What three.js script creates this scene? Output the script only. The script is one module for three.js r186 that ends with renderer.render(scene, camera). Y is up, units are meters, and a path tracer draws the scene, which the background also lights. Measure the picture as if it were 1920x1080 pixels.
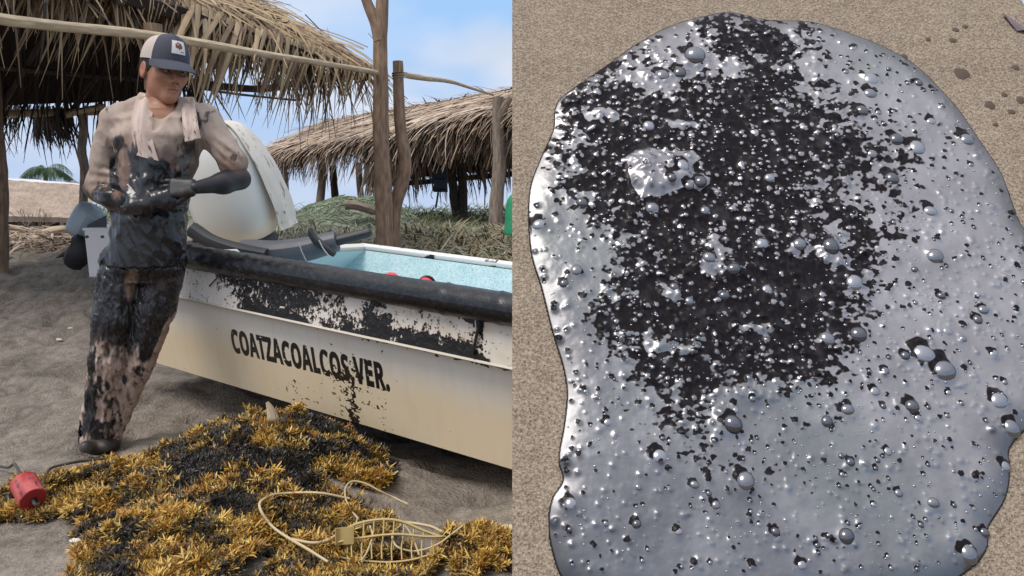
import * as THREE from 'three';
import { ImprovedNoise } from 'three/addons/math/ImprovedNoise.js';
import { mergeGeometries } from 'three/addons/utils/BufferGeometryUtils.js';

// ---------------------------------------------------------------- camera, sky, sun, exposure
const scene = new THREE.Scene();
const FOCAL = 1500, EYE = 0.97, HORIZON = 400;          // pixels of a 1920 x 1080 frame, metres
const camera = new THREE.PerspectiveCamera(THREE.MathUtils.radToDeg(2 * Math.atan(540 / FOCAL)), 1920 / 1080, 0.05, 1500);
camera.position.set(0, EYE, 0);
camera.lookAt(0, EYE, -10);
camera.setViewOffset(1920, 1080, 0, 540 - HORIZON, 1920, 1080);   // a level camera whose lens is shifted downwards
scene.add(camera);

const renderer = new THREE.WebGLRenderer({ antialias: true });
renderer.toneMapping = THREE.LinearToneMapping;
renderer.toneMappingExposure = 1.25;
renderer.shadowMap.enabled = true;

const sunDir = new THREE.Vector3(-0.42, 0.85, 0.38).normalize();
const sun = new THREE.DirectionalLight(new THREE.Color(1.0, 0.95, 0.88), 1.65);
sun.position.copy(sunDir).multiplyScalar(30);
sun.castShadow = true;
sun.shadow.radius = 44;
sun.shadow.mapSize.set(2048, 2048);
Object.assign(sun.shadow.camera, { left: -12, right: 12, top: 12, bottom: -12, near: 1, far: 80 });
scene.add(sun, sun.target);

// ---------------------------------------------------------------- helpers
const V = (x, y, z) => new THREE.Vector3(x, y, z);
const NOISE = new ImprovedNoise();
const noise = (x, y, z = 0) => NOISE.noise(x, y, z);
function fbm(x, y, z = 0, n = 4) { let s = 0, a = 0.5; for (let i = 0; i < n; i++) { s += a * NOISE.noise(x + i * 17.3, y + i * 5.1, z + i * 9.7); x *= 2.03; y *= 2.03; z *= 2.03; a *= 0.5; } return s; }
function rng(seed) { let s = seed >>> 0; return () => { s = (s + 0x6d2b79f5) | 0; let t = Math.imul(s ^ (s >>> 15), 1 | s); t = (t + Math.imul(t ^ (t >>> 7), 61 | t)) ^ t; return ((t ^ (t >>> 14)) >>> 0) / 4294967296; }; }
const clamp = (x, a = 0, b = 1) => Math.min(b, Math.max(a, x));
const lerp = (a, b, t) => a + (b - a) * t;
const smooth = (a, b, x) => { const t = clamp((x - a) / (b - a)); return t * t * (3 - 2 * t); };
const mix3 = (a, b, t) => [lerp(a[0], b[0], t), lerp(a[1], b[1], t), lerp(a[2], b[2], t)];
// a spot of the photograph at a chosen distance, as a place in the scene, and back
const P = (px, py, d) => V((px - 960) * d / FOCAL, EYE - (py - HORIZON) * d / FOCAL, -d);
const toPx = (v) => [960 + v.x / -v.z * FOCAL, HORIZON - (v.y - EYE) / -v.z * FOCAL];

const used = {};
const numbered = (name) => { const n = used[name] = (used[name] ?? -1) + 1; return n ? name + '_' + String(n).padStart(3, '0') : name; };
function tag(o, label, category, group, kind) {
  o.userData.label = label; if (category) o.userData.category = category;
  if (group) o.userData.group = group;
  if (kind) o.userData.kind = kind;
  return o;
}
function thing(name, label, category, pos = V(0, 0, 0), group) {
  const g = new THREE.Group(); g.name = numbered(name); g.position.copy(pos); scene.add(g);
  return tag(g, label, category, group);
}
function part(name, geo, m, parent, moved = true) {   // geometry given in scene coordinates unless moved = false
  const o = new THREE.Mesh(geo, m); o.name = parent === scene ? numbered(name) : name;
  if (parent === scene) used[name] ??= 0;
  if (moved && parent !== scene) { let p = parent, t = V(0, 0, 0); while (p && p !== scene) { t.add(p.position); p = p.parent; } geo.translate(-t.x, -t.y, -t.z); }
  o.castShadow = o.receiveShadow = true; parent.add(o); return o;
}
function struct(name, geo, m, label) { const o = part(name, geo, m, scene); o.userData.kind = 'structure'; if (label) o.userData.label = label; return o; }

// geometry from an indexed list
function geom(pos, idx, uv, col) {
  const g = new THREE.BufferGeometry();
  g.setAttribute('position', new THREE.Float32BufferAttribute(pos, 3));
  g.setAttribute('uv', new THREE.Float32BufferAttribute(uv ?? new Float32Array(pos.length / 3 * 2), 2));
  if (col) g.setAttribute('color', new THREE.Float32BufferAttribute(col, 3));
  g.setIndex(idx); g.computeVertexNormals(); return g;
}
// a round bar along points with a radius at each, slightly uneven
function tube(pts, radii, sides = 10, rough = 0, seed = 0) {
  const pos = [], idx = [], uv = [], n = pts.length, R = (i) => Array.isArray(radii) ? radii[i] : radii;
  let ref = V(0.31, 0.2, 0.93), len = 0;
  for (let i = 0; i < n; i++) {
    const t = pts[Math.min(n - 1, i + 1)].clone().sub(pts[Math.max(0, i - 1)]).normalize();
    const a = ref.clone().addScaledVector(t, -ref.dot(t)).normalize(), b = t.clone().cross(a); ref = a;
    if (i) len += pts[i].distanceTo(pts[i - 1]);
    for (let k = 0; k <= sides; k++) {
      const w = k / sides * Math.PI * 2, kk = k % sides, r = R(i) * (1 + (rough ? rough * noise(Math.cos(kk / sides * 6.283) * 1.3 + seed, Math.sin(kk / sides * 6.283) * 1.3, len * 7) : 0));
      const p = pts[i].clone().addScaledVector(a, Math.cos(w) * r).addScaledVector(b, Math.sin(w) * r);
      pos.push(p.x, p.y, p.z); uv.push(k / sides * R(0) * 6.283, len);
    }
  }
  const m = sides + 1;
  for (let i = 0; i < n - 1; i++) for (let k = 0; k < sides; k++) { const q = i * m + k; idx.push(q, q + 1, q + m, q + 1, q + m + 1, q + m); }
  for (const [at, flip] of [[0, 1], [n - 1, 0]]) {
    const c = pos.length / 3, s = c + 1; pos.push(pts[at].x, pts[at].y, pts[at].z); uv.push(0, at ? len : 0);
    for (let k = 0; k <= sides; k++) { const q = (at * m + k) * 3; pos.push(pos[q], pos[q + 1], pos[q + 2]); uv.push(0.01 * Math.cos(k), 0.01 * Math.sin(k)); }
    for (let k = 0; k < sides; k++) flip ? idx.push(c, s + k + 1, s + k) : idx.push(c, s + k, s + k + 1);
  }
  return geom(pos, idx, uv);
}
const curve = (pts, n) => new THREE.CatmullRomCurve3(pts).getPoints(n);
const taper = (n, a, b) => Array.from({ length: n }, (_, i) => lerp(a, b, i / (n - 1)));
// a box between a low and a high corner with chamfered edges
function bevelBox(w, h, d, r = 0.006) {
  const s = new THREE.Shape(), x = w / 2 - r, y = h / 2 - r;
  s.moveTo(-x, -y); s.lineTo(x, -y); s.lineTo(x, y); s.lineTo(-x, y); s.closePath();
  const g = new THREE.ExtrudeGeometry(s, { depth: d - 2 * r, bevelEnabled: true, bevelThickness: r, bevelSize: r, bevelSegments: 2 });
  g.translate(0, 0, -(d - 2 * r) / 2); return g;
}
// a grid of points f(i / n, j / m)
function sheet(n, m, f, uvf) {
  const pos = [], uv = [], idx = [];
  for (let i = 0; i <= n; i++) for (let j = 0; j <= m; j++) { const p = f(i / n, j / m); pos.push(p.x, p.y, p.z); const t = uvf ? uvf(i / n, j / m, p) : [i / n, j / m]; uv.push(t[0], t[1]); }
  for (let i = 0; i < n; i++) for (let j = 0; j < m; j++) { const q = i * (m + 1) + j; idx.push(q, q + m + 1, q + 1, q + 1, q + m + 1, q + m + 2); }
  return geom(pos, idx, uv);
}
// a sheet with thickness: both faces and a rim
function slab(n, m, f, thick, uvf) {
  const g0 = sheet(n, m, f, uvf), p = g0.attributes.position, nn = g0.attributes.normal, uv0 = g0.attributes.uv;
  const c = p.count, pos = [], uv = [], idx = [...g0.index.array];
  for (let s = 0; s < 2; s++) for (let i = 0; i < c; i++) { const k = s ? -thick : 0; pos.push(p.getX(i) + nn.getX(i) * k, p.getY(i) + nn.getY(i) * k, p.getZ(i) + nn.getZ(i) * k); uv.push(uv0.getX(i), uv0.getY(i)); }
  const base = idx.length; for (let i = 0; i < base; i += 3) idx.push(idx[i] + c, idx[i + 2] + c, idx[i + 1] + c);
  const rim = []; for (let i = 0; i < n; i++) rim.push([i * (m + 1), (i + 1) * (m + 1)], [(i + 1) * (m + 1) + m, i * (m + 1) + m]);
  for (let j = 0; j < m; j++) rim.push([j + 1, j], [n * (m + 1) + j, n * (m + 1) + j + 1]);
  for (const [a, b] of rim) { const k = pos.length / 3; for (const q of [a, b, b + c, a + c]) { pos.push(pos[q * 3], pos[q * 3 + 1], pos[q * 3 + 2]); uv.push(uv[q * 2], uv[q * 2 + 1]); } idx.push(k, k + 1, k + 2, k, k + 2, k + 3); }
  return geom(pos, idx, uv);
}
// a texture from a function of (u, v) that gives linear or sRGB bytes
function texture(w, h, f, srgb = true, wrap = true) {
  const d = new Uint8Array(w * h * 4);
  for (let y = 0; y < h; y++) for (let x = 0; x < w; x++) { const c = f((x + 0.5) / w, (y + 0.5) / h), i = (y * w + x) * 4; d[i] = clamp(c[0]) * 255; d[i + 1] = clamp(c[1]) * 255; d[i + 2] = clamp(c[2]) * 255; d[i + 3] = 255; }
  const t = new THREE.DataTexture(d, w, h); t.magFilter = t.minFilter = THREE.LinearFilter;
  if (wrap) t.wrapS = t.wrapT = THREE.MirroredRepeatWrapping;
  if (srgb) t.colorSpace = THREE.SRGBColorSpace;
  t.needsUpdate = true; return t;
}
const enc = (x) => x <= 0.0031308 ? 12.92 * x : 1.055 * Math.pow(x, 1 / 2.4) - 0.055;    // linear to sRGB
const encs = (c) => [enc(clamp(c[0])), enc(clamp(c[1])), enc(clamp(c[2]))];
const mat = (r, g, b, rough = 0.8, more = {}) => new THREE.MeshStandardMaterial({ color: new THREE.Color(r, g, b), roughness: rough, side: THREE.DoubleSide, ...more });
// noise over the unit square (textures repeat mirrored, so it needs no closing)
const tile = (u, v, f, n = 3, s = 0) => fbm(u * f + s * 3.71, v * f + s * 1.93, s * 1.37 + 0.5, n);

// ---------------------------------------------------------------- the sky: thin bright overcast with blue showing through
{
  const W = 1024, H = 512, data = new Float32Array(W * H * 4);
  for (let y = 0; y < H; y++) for (let x = 0; x < W; x++) {
    const az = ((x + 0.5) / W - 0.5) * 2 * Math.PI, el = ((y + 0.5) / H - 0.5) * Math.PI;
    const d = V(Math.cos(el) * Math.cos(az), Math.sin(el), Math.cos(el) * Math.sin(az));
    const e = Math.max(0, d.y);
    let c = mix3([0.42, 0.52, 0.70], [0.29, 0.49, 0.78], smooth(0.02, 0.26, e));
    const k = 1 / (e + 0.16);
    const puff = fbm(d.x * k * 0.9 + 3.1, d.z * k * 0.9 + 1.7, e * 1.5, 5), soft = fbm(d.x * 3 + 7, d.y * 7, d.z * 3, 5);
    c = mix3(c, [0.64, 0.67, 0.75], 0.85 * smooth(-0.14, 0.24, soft) * (1 - smooth(0.16, 0.42, e)));
    const veil = 0.42 + 0.46 * e; c = mix3(c, [veil, veil * 1.02, veil * 1.07], clamp(0.78 * smooth(0.20, 0.55, e) + 0.5 * smooth(0.0, 0.35, puff) * smooth(0.1, 0.3, e)));
    const g = Math.max(0, d.dot(sunDir)), glow = 0.16 * Math.pow(g, 3) + 0.4 * Math.pow(g, 16);
    c = [c[0] + glow * 1.0, c[1] + glow * 0.97, c[2] + glow * 0.92];
    if (d.y < 0) c = mix3(c, [0.20, 0.18, 0.16], smooth(0, 0.06, -d.y));
    const i = (y * W + x) * 4; data[i] = c[0]; data[i + 1] = c[1]; data[i + 2] = c[2]; data[i + 3] = 1;
  }
  const t = new THREE.DataTexture(data, W, H, THREE.RGBAFormat, THREE.FloatType);
  t.mapping = THREE.EquirectangularReflectionMapping; t.magFilter = t.minFilter = THREE.LinearFilter; t.wrapS = THREE.RepeatWrapping; t.needsUpdate = true;
  scene.background = t; scene.environment = t;
}

// ---------------------------------------------------------------- materials
const woodTex = (a, b, s) => texture(256, 512, (u, v) => { const n = tile(u, v, 9, 3, s), st = tile(u, v * 0.5, 14, 3, s + 4); const g = Math.abs(noise(Math.cos(u * 6.283) * 5, Math.sin(u * 6.283) * 5, s + 0.3 * n)); return encs(mix3(a, b, clamp(0.45 + n * 0.9 + st * 0.7 + 0.5 * (g - 0.25)))); });
const M = {};
{
  const paleWood = woodTex([0.36, 0.27, 0.18], [0.62, 0.50, 0.34], 2), brownWood = woodTex([0.16, 0.10, 0.065], [0.36, 0.245, 0.165], 5), greyWood = woodTex([0.14, 0.105, 0.08], [0.34, 0.27, 0.21], 8), darkWood = woodTex([0.04, 0.03, 0.024], [0.11, 0.085, 0.07], 11);
  for (const t of [paleWood, brownWood, greyWood, darkWood]) t.repeat.set(3, 1.2);
  const bump = texture(128, 256, (u, v) => { const n = 0.5 + tile(u, v * 0.3, 16, 3, 3) + 0.4 * tile(u, v, 8, 2, 1); return [n, n, n]; }, false);
  bump.repeat.set(3, 1.2);
  const w = (map) => new THREE.MeshStandardMaterial({ map, bumpMap: bump, bumpScale: 0.004, roughness: 0.85 });
  M.paleWood = w(paleWood); M.brownWood = w(brownWood); M.greyWood = w(greyWood); M.darkWood = w(darkWood);
}
M.leaf = [[0.33, 0.235, 0.14], [0.24, 0.165, 0.098], [0.44, 0.325, 0.205], [0.19, 0.125, 0.078], [0.37, 0.265, 0.15]].map((c) => mat(...c, 0.75));
M.greyLeaf = [[0.38, 0.285, 0.215], [0.26, 0.185, 0.135], [0.52, 0.41, 0.32], [0.16, 0.112, 0.083], [0.42, 0.30, 0.205]].map((c) => mat(...c, 0.8));
M.shadeLeaf = [[0.042, 0.032, 0.028], [0.028, 0.022, 0.02], [0.065, 0.05, 0.04]].map((c) => mat(...c, 0.85));  // leaf tones with the shade beneath the roofs put into the colour
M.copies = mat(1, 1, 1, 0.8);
M.thatchBase = mat(0.032, 0.022, 0.018, 0.95);  // near black: shade of the roof interior put into the base colour
M.oil = mat(0.012, 0.011, 0.012, 0.3);

// ---------------------------------------------------------------- the beach
function heap(x, z) {          // seaweed heaps raise the ground a little beneath them
  let h = 0; for (const [cx, cz, rx, rz, up] of HEAPS) { const q = ((x - cx) / rx) ** 2 + ((z - cz) / rz) ** 2; h += up * Math.exp(-q * 1.6); } return h;
}
const onGround = (px, py) => { const d = EYE * FOCAL / (py - HORIZON); return [(px - 960) * d / FOCAL, -d]; };
const HEAPS = [[480, 900, 240, 0.44, 0.20], [610, 915, 130, 0.28, 0.06], [510, 838, 60, 0.14, 0.06], [150, 940, 100, 0.22, 0.06], [60, 955, 90, 0.12, 0.03], [330, 1035, 190, 0.2, 0.09], [560, 1000, 150, 0.16, 0.05], [440, 990, 120, 0.12, 0.06], [900, 1045, 75, 0.1, 0.07], [250, 960, 130, 0.16, 0.03]]
  .map(([px, py, w, rz, up]) => { const [x, z] = onGround(px, py); return [x, z, w * -z / FOCAL, rz, up]; });
function beach(x, z) {
  const d = -z;
  let h = 0.70 * smooth(2.6, 7.6, d) * (0.35 + 0.65 * smooth(2.9, 7.0, d)) - 0.26 * smooth(7.8, 14, d);
  h = lerp(h, 0.42, smooth(14, 40, d));
  const near = 1 - smooth(6, 30, d);
  h += near * (0.035 * fbm(x * 0.9, z * 0.9, 0, 3) + 0.046 * fbm(x * 3.1, z * 3.6, 2, 3) + 0.020 * fbm(x * 9, z * 11, 4, 3));
  const dimple = noise(x * 5.2, z * 7.5, 9); if (dimple > 0.18) h -= near * 0.13 * (dimple - 0.18);       // old footprints
  return h;
}
{
  const pos = [], uv = [], idx = [], N = 420, K = 420, rows = [], cols = [];
  for (let i = 0; i <= N; i++) { const t = i / N; rows.push(t < 0.8 ? lerp(3, -10, t / 0.8) : -10 - 890 * Math.pow((t - 0.8) / 0.2, 4)); }
  for (let k = 0; k <= K; k++) { const t = k / K * 2 - 1; cols.push(t < -0.75 ? -4.6 - 500 * Math.pow((-t - 0.75) / 0.25, 4) : t > 0.55 ? 3 + 500 * Math.pow((t - 0.55) / 0.45, 4) : lerp(-4.6, 3, (t + 0.75) / 1.3)); }
  for (const z of rows) for (const x of cols) { const far = smooth(10, 60, Math.hypot(x, z)); pos.push(x, lerp(beach(x, z), 0.42, far) + heap(x, z) * 0.9, z); uv.push(x, z); }
  for (let i = 0; i < N; i++) for (let k = 0; k < K; k++) { const q = i * (K + 1) + k; idx.push(q, q + 1, q + K + 1, q + 1, q + K + 2, q + K + 1); }
  const map = texture(1024, 1024, (u, v) => { const n = tile(u, v, 6, 4, 1), m = tile(u, v, 34, 3, 6), g = tile(u, v, 240, 2, 3); return encs(mix3([0.12, 0.098, 0.079], [0.31, 0.262, 0.218], clamp(0.5 + n * 0.75 + m * 0.8 + g * 0.7))); });
  const bump = texture(1024, 1024, (u, v) => { const n = 0.5 + 0.35 * tile(u, v, 26, 3, 2) + 0.3 * tile(u, v, 110, 2, 5) + 0.25 * tile(u, v, 300, 1, 5); return [n, n, n]; }, false);
  map.repeat.set(0.55, 0.55); bump.repeat.set(0.7, 0.7);
  struct('ground', geom(pos, idx, uv), new THREE.MeshStandardMaterial({ map, bumpMap: bump, bumpScale: 0.018, roughness: 0.95, side: THREE.DoubleSide }), 'dark grey brown beach sand, trampled and rising to a low berm');
}

// ---------------------------------------------------------------- palm thatch
const LEAVES = [0, 1, 2, 3, 4, 5].map((v) => {            // one dry leaflet, 1 long, 1 wide, folded along its middle, drooping more or less
  const pos = [], idx = [], n = 5, r = rng(v + 50), bend = 0.06 + 0.11 * v, side = (r() - 0.5) * 0.25;
  for (let i = 0; i <= n; i++) {
    const t = i / n, w = 0.5 * (i === n ? 0.04 : Math.pow(1 - t, 0.45) * (0.75 + 0.25 * Math.sin(t * 3))), y = t, z = -bend * t * t * 1.6, x = side * t * t, tw = (v % 3 - 1) * 0.5 * t;
    for (const s of [-1, 0, 1]) pos.push(x + s * w * Math.cos(tw) / 1, y, z + (s === 0 ? 0.012 : 0));
  }
  for (let i = 0; i < n; i++) for (let s = 0; s < 2; s++) { const q = i * 3 + s; idx.push(q, q + 1, q + 3, q + 1, q + 4, q + 3); }
  return [pos, idx];
});
function leafGeo(v, aspect) {       // aspect = width / length
  const [p, idx] = LEAVES[v], q = p.slice(); for (let i = 0; i < q.length; i += 3) { q[i] = (q[i] - 0) * aspect * 1.0 + 0; }
  return geom(q, idx);
}
const LEAF_GEO = [0, 1, 2, 3, 4, 5].map((v) => leafGeo(v, 0.05));
const basis = new THREE.Matrix4();
function leafMatrix(at, dir, up, len, wide = 1, target = new THREE.Matrix4()) {      // from a point along a direction, bending away from `up`
  const y = dir.clone().normalize(), z = up.clone().addScaledVector(y, -up.dot(y)).normalize(), x = y.clone().cross(z);
  return target.makeBasis(x.multiplyScalar(len * wide), y.multiplyScalar(len), z.multiplyScalar(len)).setPosition(at);
}
function leafPart(parent, v, m, matrix, name = 'palm_leaf') {
  const o = new THREE.Mesh(LEAF_GEO[v], m); o.name = name; o.matrix.copy(matrix); o.matrix.decompose(o.position, o.quaternion, o.scale); o.castShadow = o.receiveShadow = true; parent.add(o); return o;
}
function leafStuff(parent, list, name, tones) {           // list of [variant, matrix, tone index]
  for (let v = 0; v < 6; v++) {
    const sel = list.filter((l) => l[0] === v); if (!sel.length) continue;
    const im = new THREE.InstancedMesh(LEAF_GEO[v], M.copies, sel.length); im.name = name; im.userData.kind = 'stuff'; im.castShadow = im.receiveShadow = true;
    sel.forEach((l, i) => { im.setMatrixAt(i, l[1]); im.setColorAt(i, tones[l[2] % tones.length]); });
    parent.add(im);
  }
}
const tones = (list) => list.map((m) => m.color);
const UP = V(0, 1, 0), DOWN = V(0, -1, 0);

// one open shelter roof: gable of thatch over an eave line e0-e1, ridge and far eave lying `reach` and 2 x `reach` back
function makePalapa({ name, label, e0, e1, back, ridgeDrop, ridge, farDrop, reach, seed, leaves, leafLen, leafWide, fringe, gableOver, tone, keep, spread, over, hangLen, thin, sag }) {
  const root = thing(name, label, 'thatched shelter', V(e1.x, 0, e1.z)), r = rng(seed), o = root.position;
  const near = (s) => e0.clone().lerp(e1, s), top = (s) => near(s).addScaledVector(back, reach).setY(lerp(ridge[0], ridge[1], s)), far = (s) => near(s).addScaledVector(back, reach * 2).setY(near(s).y - lerp(farDrop[0], farDrop[1], s));
  const wob = (p, k) => p.setY(p.y + 0.05 * fbm(p.x * 2, p.z * 2, k, 2));
  const mk = (a, b) => slab(26, 7, (i, j) => wob(a(i).lerp(b(i), j), 1), 0.07);
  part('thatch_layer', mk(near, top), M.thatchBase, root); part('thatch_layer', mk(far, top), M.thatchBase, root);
  const along = e1.clone().sub(e0).normalize(), L = e1.distanceTo(e0);
  const list = [], fringeList = [];
  const put = (s, h, dir, up, len, wide, lift, big, dark) => {
    const p = (h >= 0 ? near(s).lerp(top(s), h) : far(s).lerp(top(s), -h)); p.addScaledVector(up, lift); p.sub(o);
    const v = Math.floor(r() * 6), m = leafMatrix(p, dir, up, len, wide), t = Math.floor(r() * 5);
    (big ? fringeList : list).push([v, m, t, dark]);
  };
  const slope = near(0.5).sub(top(0.5)).normalize(), nrm = along.clone().cross(slope); if (nrm.y < 0) nrm.negate();
  const slopeLen = near(0.5).distanceTo(top(0.5)), slopeF = far(0.5).sub(top(0.5)).normalize(), nrmF = along.clone().cross(slopeF); if (nrmF.y < 0) nrmF.negate();
  for (let i = 0; i < leaves; i++) {          // the outer skin of the near slope, and the far slope
    const s = r() < thin ? Math.max(r(), r()) : r(), len = leafLen * (0.6 + 0.8 * r()), side = (r() - 0.5) * spread[1] + spread[0], h = Math.max(Math.pow(r(), 0.9), (len * 0.9 - over * r()) / slopeLen);
    put(s, Math.min(1, h), slope.clone().addScaledVector(along, side).addScaledVector(nrm, 0.05 + 0.36 * r() * r()), nrm, len, leafWide * (0.6 + 0.9 * r()), 0.0 + 0.06 * r());
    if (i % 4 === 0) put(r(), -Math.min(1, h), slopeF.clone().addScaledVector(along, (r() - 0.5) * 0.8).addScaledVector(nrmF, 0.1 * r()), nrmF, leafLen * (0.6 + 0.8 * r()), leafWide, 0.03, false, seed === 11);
  }
  for (let i = 0; i < fringe; i++) {          // leaflets hanging over the near eave
    let s = r(); if (s < 0.36 && r() < thin) s = lerp(0.36, 1, r()); const drop = r() * sag, dir = slope.clone().multiplyScalar(1 - 0.6 * drop).addScaledVector(DOWN, 0.2 * sag + 0.8 * drop).addScaledVector(along, spread[2] + (r() - 0.5) * spread[3]);
    put(s, 0.02 + 0.10 * r() * r(), dir, nrm, hangLen(s) * (0.45 + 0.9 * r()), leafWide * (0.7 + 0.8 * r()) * 1.3, 0.02 + 0.03 * r(), i < keep);
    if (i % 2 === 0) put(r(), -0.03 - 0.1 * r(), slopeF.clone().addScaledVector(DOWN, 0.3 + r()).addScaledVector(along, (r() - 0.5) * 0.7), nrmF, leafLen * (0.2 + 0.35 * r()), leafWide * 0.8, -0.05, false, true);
  }
  for (const [end, sgn] of gableOver) for (let i = 0; i < fringe * 0.5; i++) {      // and over the gable ends
    const h = r(), f = r() < 0.75 ? 1 : -1, dirOut = along.clone().multiplyScalar(sgn * (0.5 + 0.8 * r())).addScaledVector(f > 0 ? slope : slopeF, 0.3 + 0.6 * r()).addScaledVector(DOWN, 0.25 * r());
    put(lerp(end, 0.5, 0.08 * r()), f * Math.max(0.01, h), dirOut, f > 0 ? nrm : nrmF, leafLen * (0.5 + 0.7 * r()), leafWide * (0.7 + 0.6 * r()), 0.0 + 0.05 * r());
  }
  for (let i = 0; i < leaves * 0.12; i++) {      // loose ends on the ridge
    const a = (r() - 0.5) * 2.4; put(r(), 0.96, V(0, 0.15 + 0.35 * r(), 0).addScaledVector(along, a).addScaledVector(slope, 0.5), UP, leafLen * (0.3 + 0.5 * r()), leafWide * 0.8, 0.03);
  }
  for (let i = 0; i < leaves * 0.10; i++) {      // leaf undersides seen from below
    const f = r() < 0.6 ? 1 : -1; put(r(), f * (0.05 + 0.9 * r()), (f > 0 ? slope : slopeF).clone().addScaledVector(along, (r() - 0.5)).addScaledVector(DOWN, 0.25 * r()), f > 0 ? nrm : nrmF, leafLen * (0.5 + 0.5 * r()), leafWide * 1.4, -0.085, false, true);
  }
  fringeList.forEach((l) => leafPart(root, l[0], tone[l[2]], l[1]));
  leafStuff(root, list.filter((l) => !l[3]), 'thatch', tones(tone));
  leafStuff(root, list.filter((l) => l[3]), 'shaded_thatch', tones(M.shadeLeaf));
  return { root, near, top, far, along, L };
}
const groundY = (x, z) => beach(x, z) - 0.02;
function post(root, pts, radii, m, name = 'post', sides = 10) { return part(name, tube(curve(pts, 14), Array.isArray(radii) ? taper(15, radii[0], radii[1]) : radii, sides, 0.18, pts[0].x), m, root); }
const foot = (p) => V(p.x, groundY(p.x, p.z), p.z);

{ // the near shelter, upper left
  const e0 = P(-160, -150, 3.3), e1 = P(700, 137, 6.3), back = V(-0.81, 0, -0.587).normalize();
  const { root, far, near, top } = makePalapa({ name: 'palm_thatch_shelter', label: 'large palm thatch shelter at upper left whose ragged eave hangs behind the man', e0, e1, back, reach: 1.5, ridge: [2.95, 2.86], farDrop: [0.54, -0.02], seed: 11,
    leaves: 2100, leafLen: 0.55, leafWide: 0.8, fringe: 250, keep: 230, thin: 0.25, sag: 1, over: 0.06, hangLen: (s) => s < 0.45 ? lerp(0.04, 0.16, s * 2) : lerp(0.50, 0.25, s * 2 - 1), gableOver: [[1, 1]], tone: M.leaf, spread: [-0.25, 1.4, -0.6, 1.0] });
  // long pale pole along the eave, its end past the shelter
  post(root, [P(-160, 2, 3.3), P(0, 36, 3.55), P(280, 66, 4.16), P(490, 101, 4.9), P(600, 118, 5.45), P(705, 136, 6.08)], [0.027, 0.020], M.paleWood, 'eave_pole');
  // beams and rafters beneath
  post(root, [far(0.02).setY(far(0).y - 0.09), far(0.5).setY(far(0.5).y - 0.08), far(1).setY(far(1).y - 0.09)], 0.035, M.paleWood, 'beam');
  for (const s of [0.08, 0.3, 0.5, 0.7, 0.86, 0.97]) for (const f of [near, far]) post(root, [f(s).add(V(0, -0.06, 0)), top(s).add(V(0, -0.12, 0))], 0.025, M.darkWood, 'rafter');
  for (const k of [0.35, 0.7]) post(root, [far(0).lerp(top(0), k).add(V(0, -0.14, 0)), far(1).lerp(top(1), k).add(V(0, -0.14, 0))], 0.022, M.darkWood, 'purlin');
  post(root, [P(352, 152, 7.2), P(420, 163, 7.1), P(500, 166, 7.0), P(585, 150, 6.9), P(690, 142, 6.6)], [0.035, 0.028], M.darkWood, 'tie_beam');
  post(root, [P(380, 166, 7.3), P(440, 176, 7.2), P(555, 188, 7.1)], [0.014, 0.009], M.greyWood, 'tie_beam');
  // posts
  const a = P(156, 208, 7.0); post(root, [foot(a), P(156, 380, 7), P(159, 320, 7), P(153, 285, 7), P(157, 240, 7), a], [0.038, 0.036], M.greyWood);
  post(root, [P(122, 216, 6.9), P(150, 208, 6.95), P(196, 200, 7.05)], [0.028, 0.026], M.paleWood, 'cross_pole');
  const b = P(-6, 250, 6.2); post(root, [foot(P(0, 300, 6.2)), P(2, 400, 6.2), P(0, 320, 6.2), b, P(-12, 120, 6.2)], [0.055, 0.045], M.brownWood);
  const c = P(286, 45, 4.26); post(root, [P(290, 168, 4.27), P(288, 110, 4.27), c], [0.05, 0.046], M.brownWood, 'post_stub');
  const d = P(374, 148, 7.5); post(root, [foot(d), P(378, 260, 7.5), P(370, 200, 7.5), d], [0.06, 0.045], M.darkWood);
  // dead fronds that hang below the far eave
  const r = rng(5), list = [];
  for (let i = 0; i < 190; i++) { const at = P(lerp(62, 128, r()), 198 + 14 * r(), 6.95 + 0.2 * r()).sub(root.position); list.push([Math.floor(r() * 3), leafMatrix(at, V((r() - 0.5) * 0.8, -1, (r() - 0.5) * 0.4), V(0, 0, 1), 0.16 + 0.22 * r(), 1.1), i]); }
  for (let i = 0; i < 60; i++) { const at = P(lerp(-10, 60, r()), 192 + 8 * r(), 6.9).sub(root.position); list.push([Math.floor(r() * 6), leafMatrix(at, V(-0.3 - r() * 0.6, -1, (r() - 0.5) * 0.4), V(0, 0, 1), 0.2 + 0.3 * r(), 0.8), i]); }
  for (let i = 0; i < 70; i++) { const at = P(lerp(352, 372, r()), 150 + 30 * r(), 7.2).sub(root.position); list.push([Math.floor(r() * 6), leafMatrix(at, V((r() - 0.5) * 0.8, -1, 0), V(0, 0, 1), 0.15 + 0.15 * r(), 1.1), i]); }
  leafStuff(root, list, 'hanging_fronds', tones(M.shadeLeaf));
  // thin strands against the sky
  for (const [x, y, x1, y1] of [[400, 175, 414, 236], [444, 182, 456, 228], [545, 128, 590, 175], [690, 165, 662, 205], [684, 152, 690, 200], [620, 170, 585, 205], [572, 27, 612, 68], [614, 52, 616, 68], [690, 62, 708, 82]])
    leafPart(root, 2, M.shadeLeaf[0], leafMatrix(P(x, y, 6.4).sub(root.position), P(x1, y1, 6.4).sub(P(x, y, 6.4)), V(0, 0, 1), P(x1, y1, 6.4).distanceTo(P(x, y, 6.4)), 0.9));
}
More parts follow.
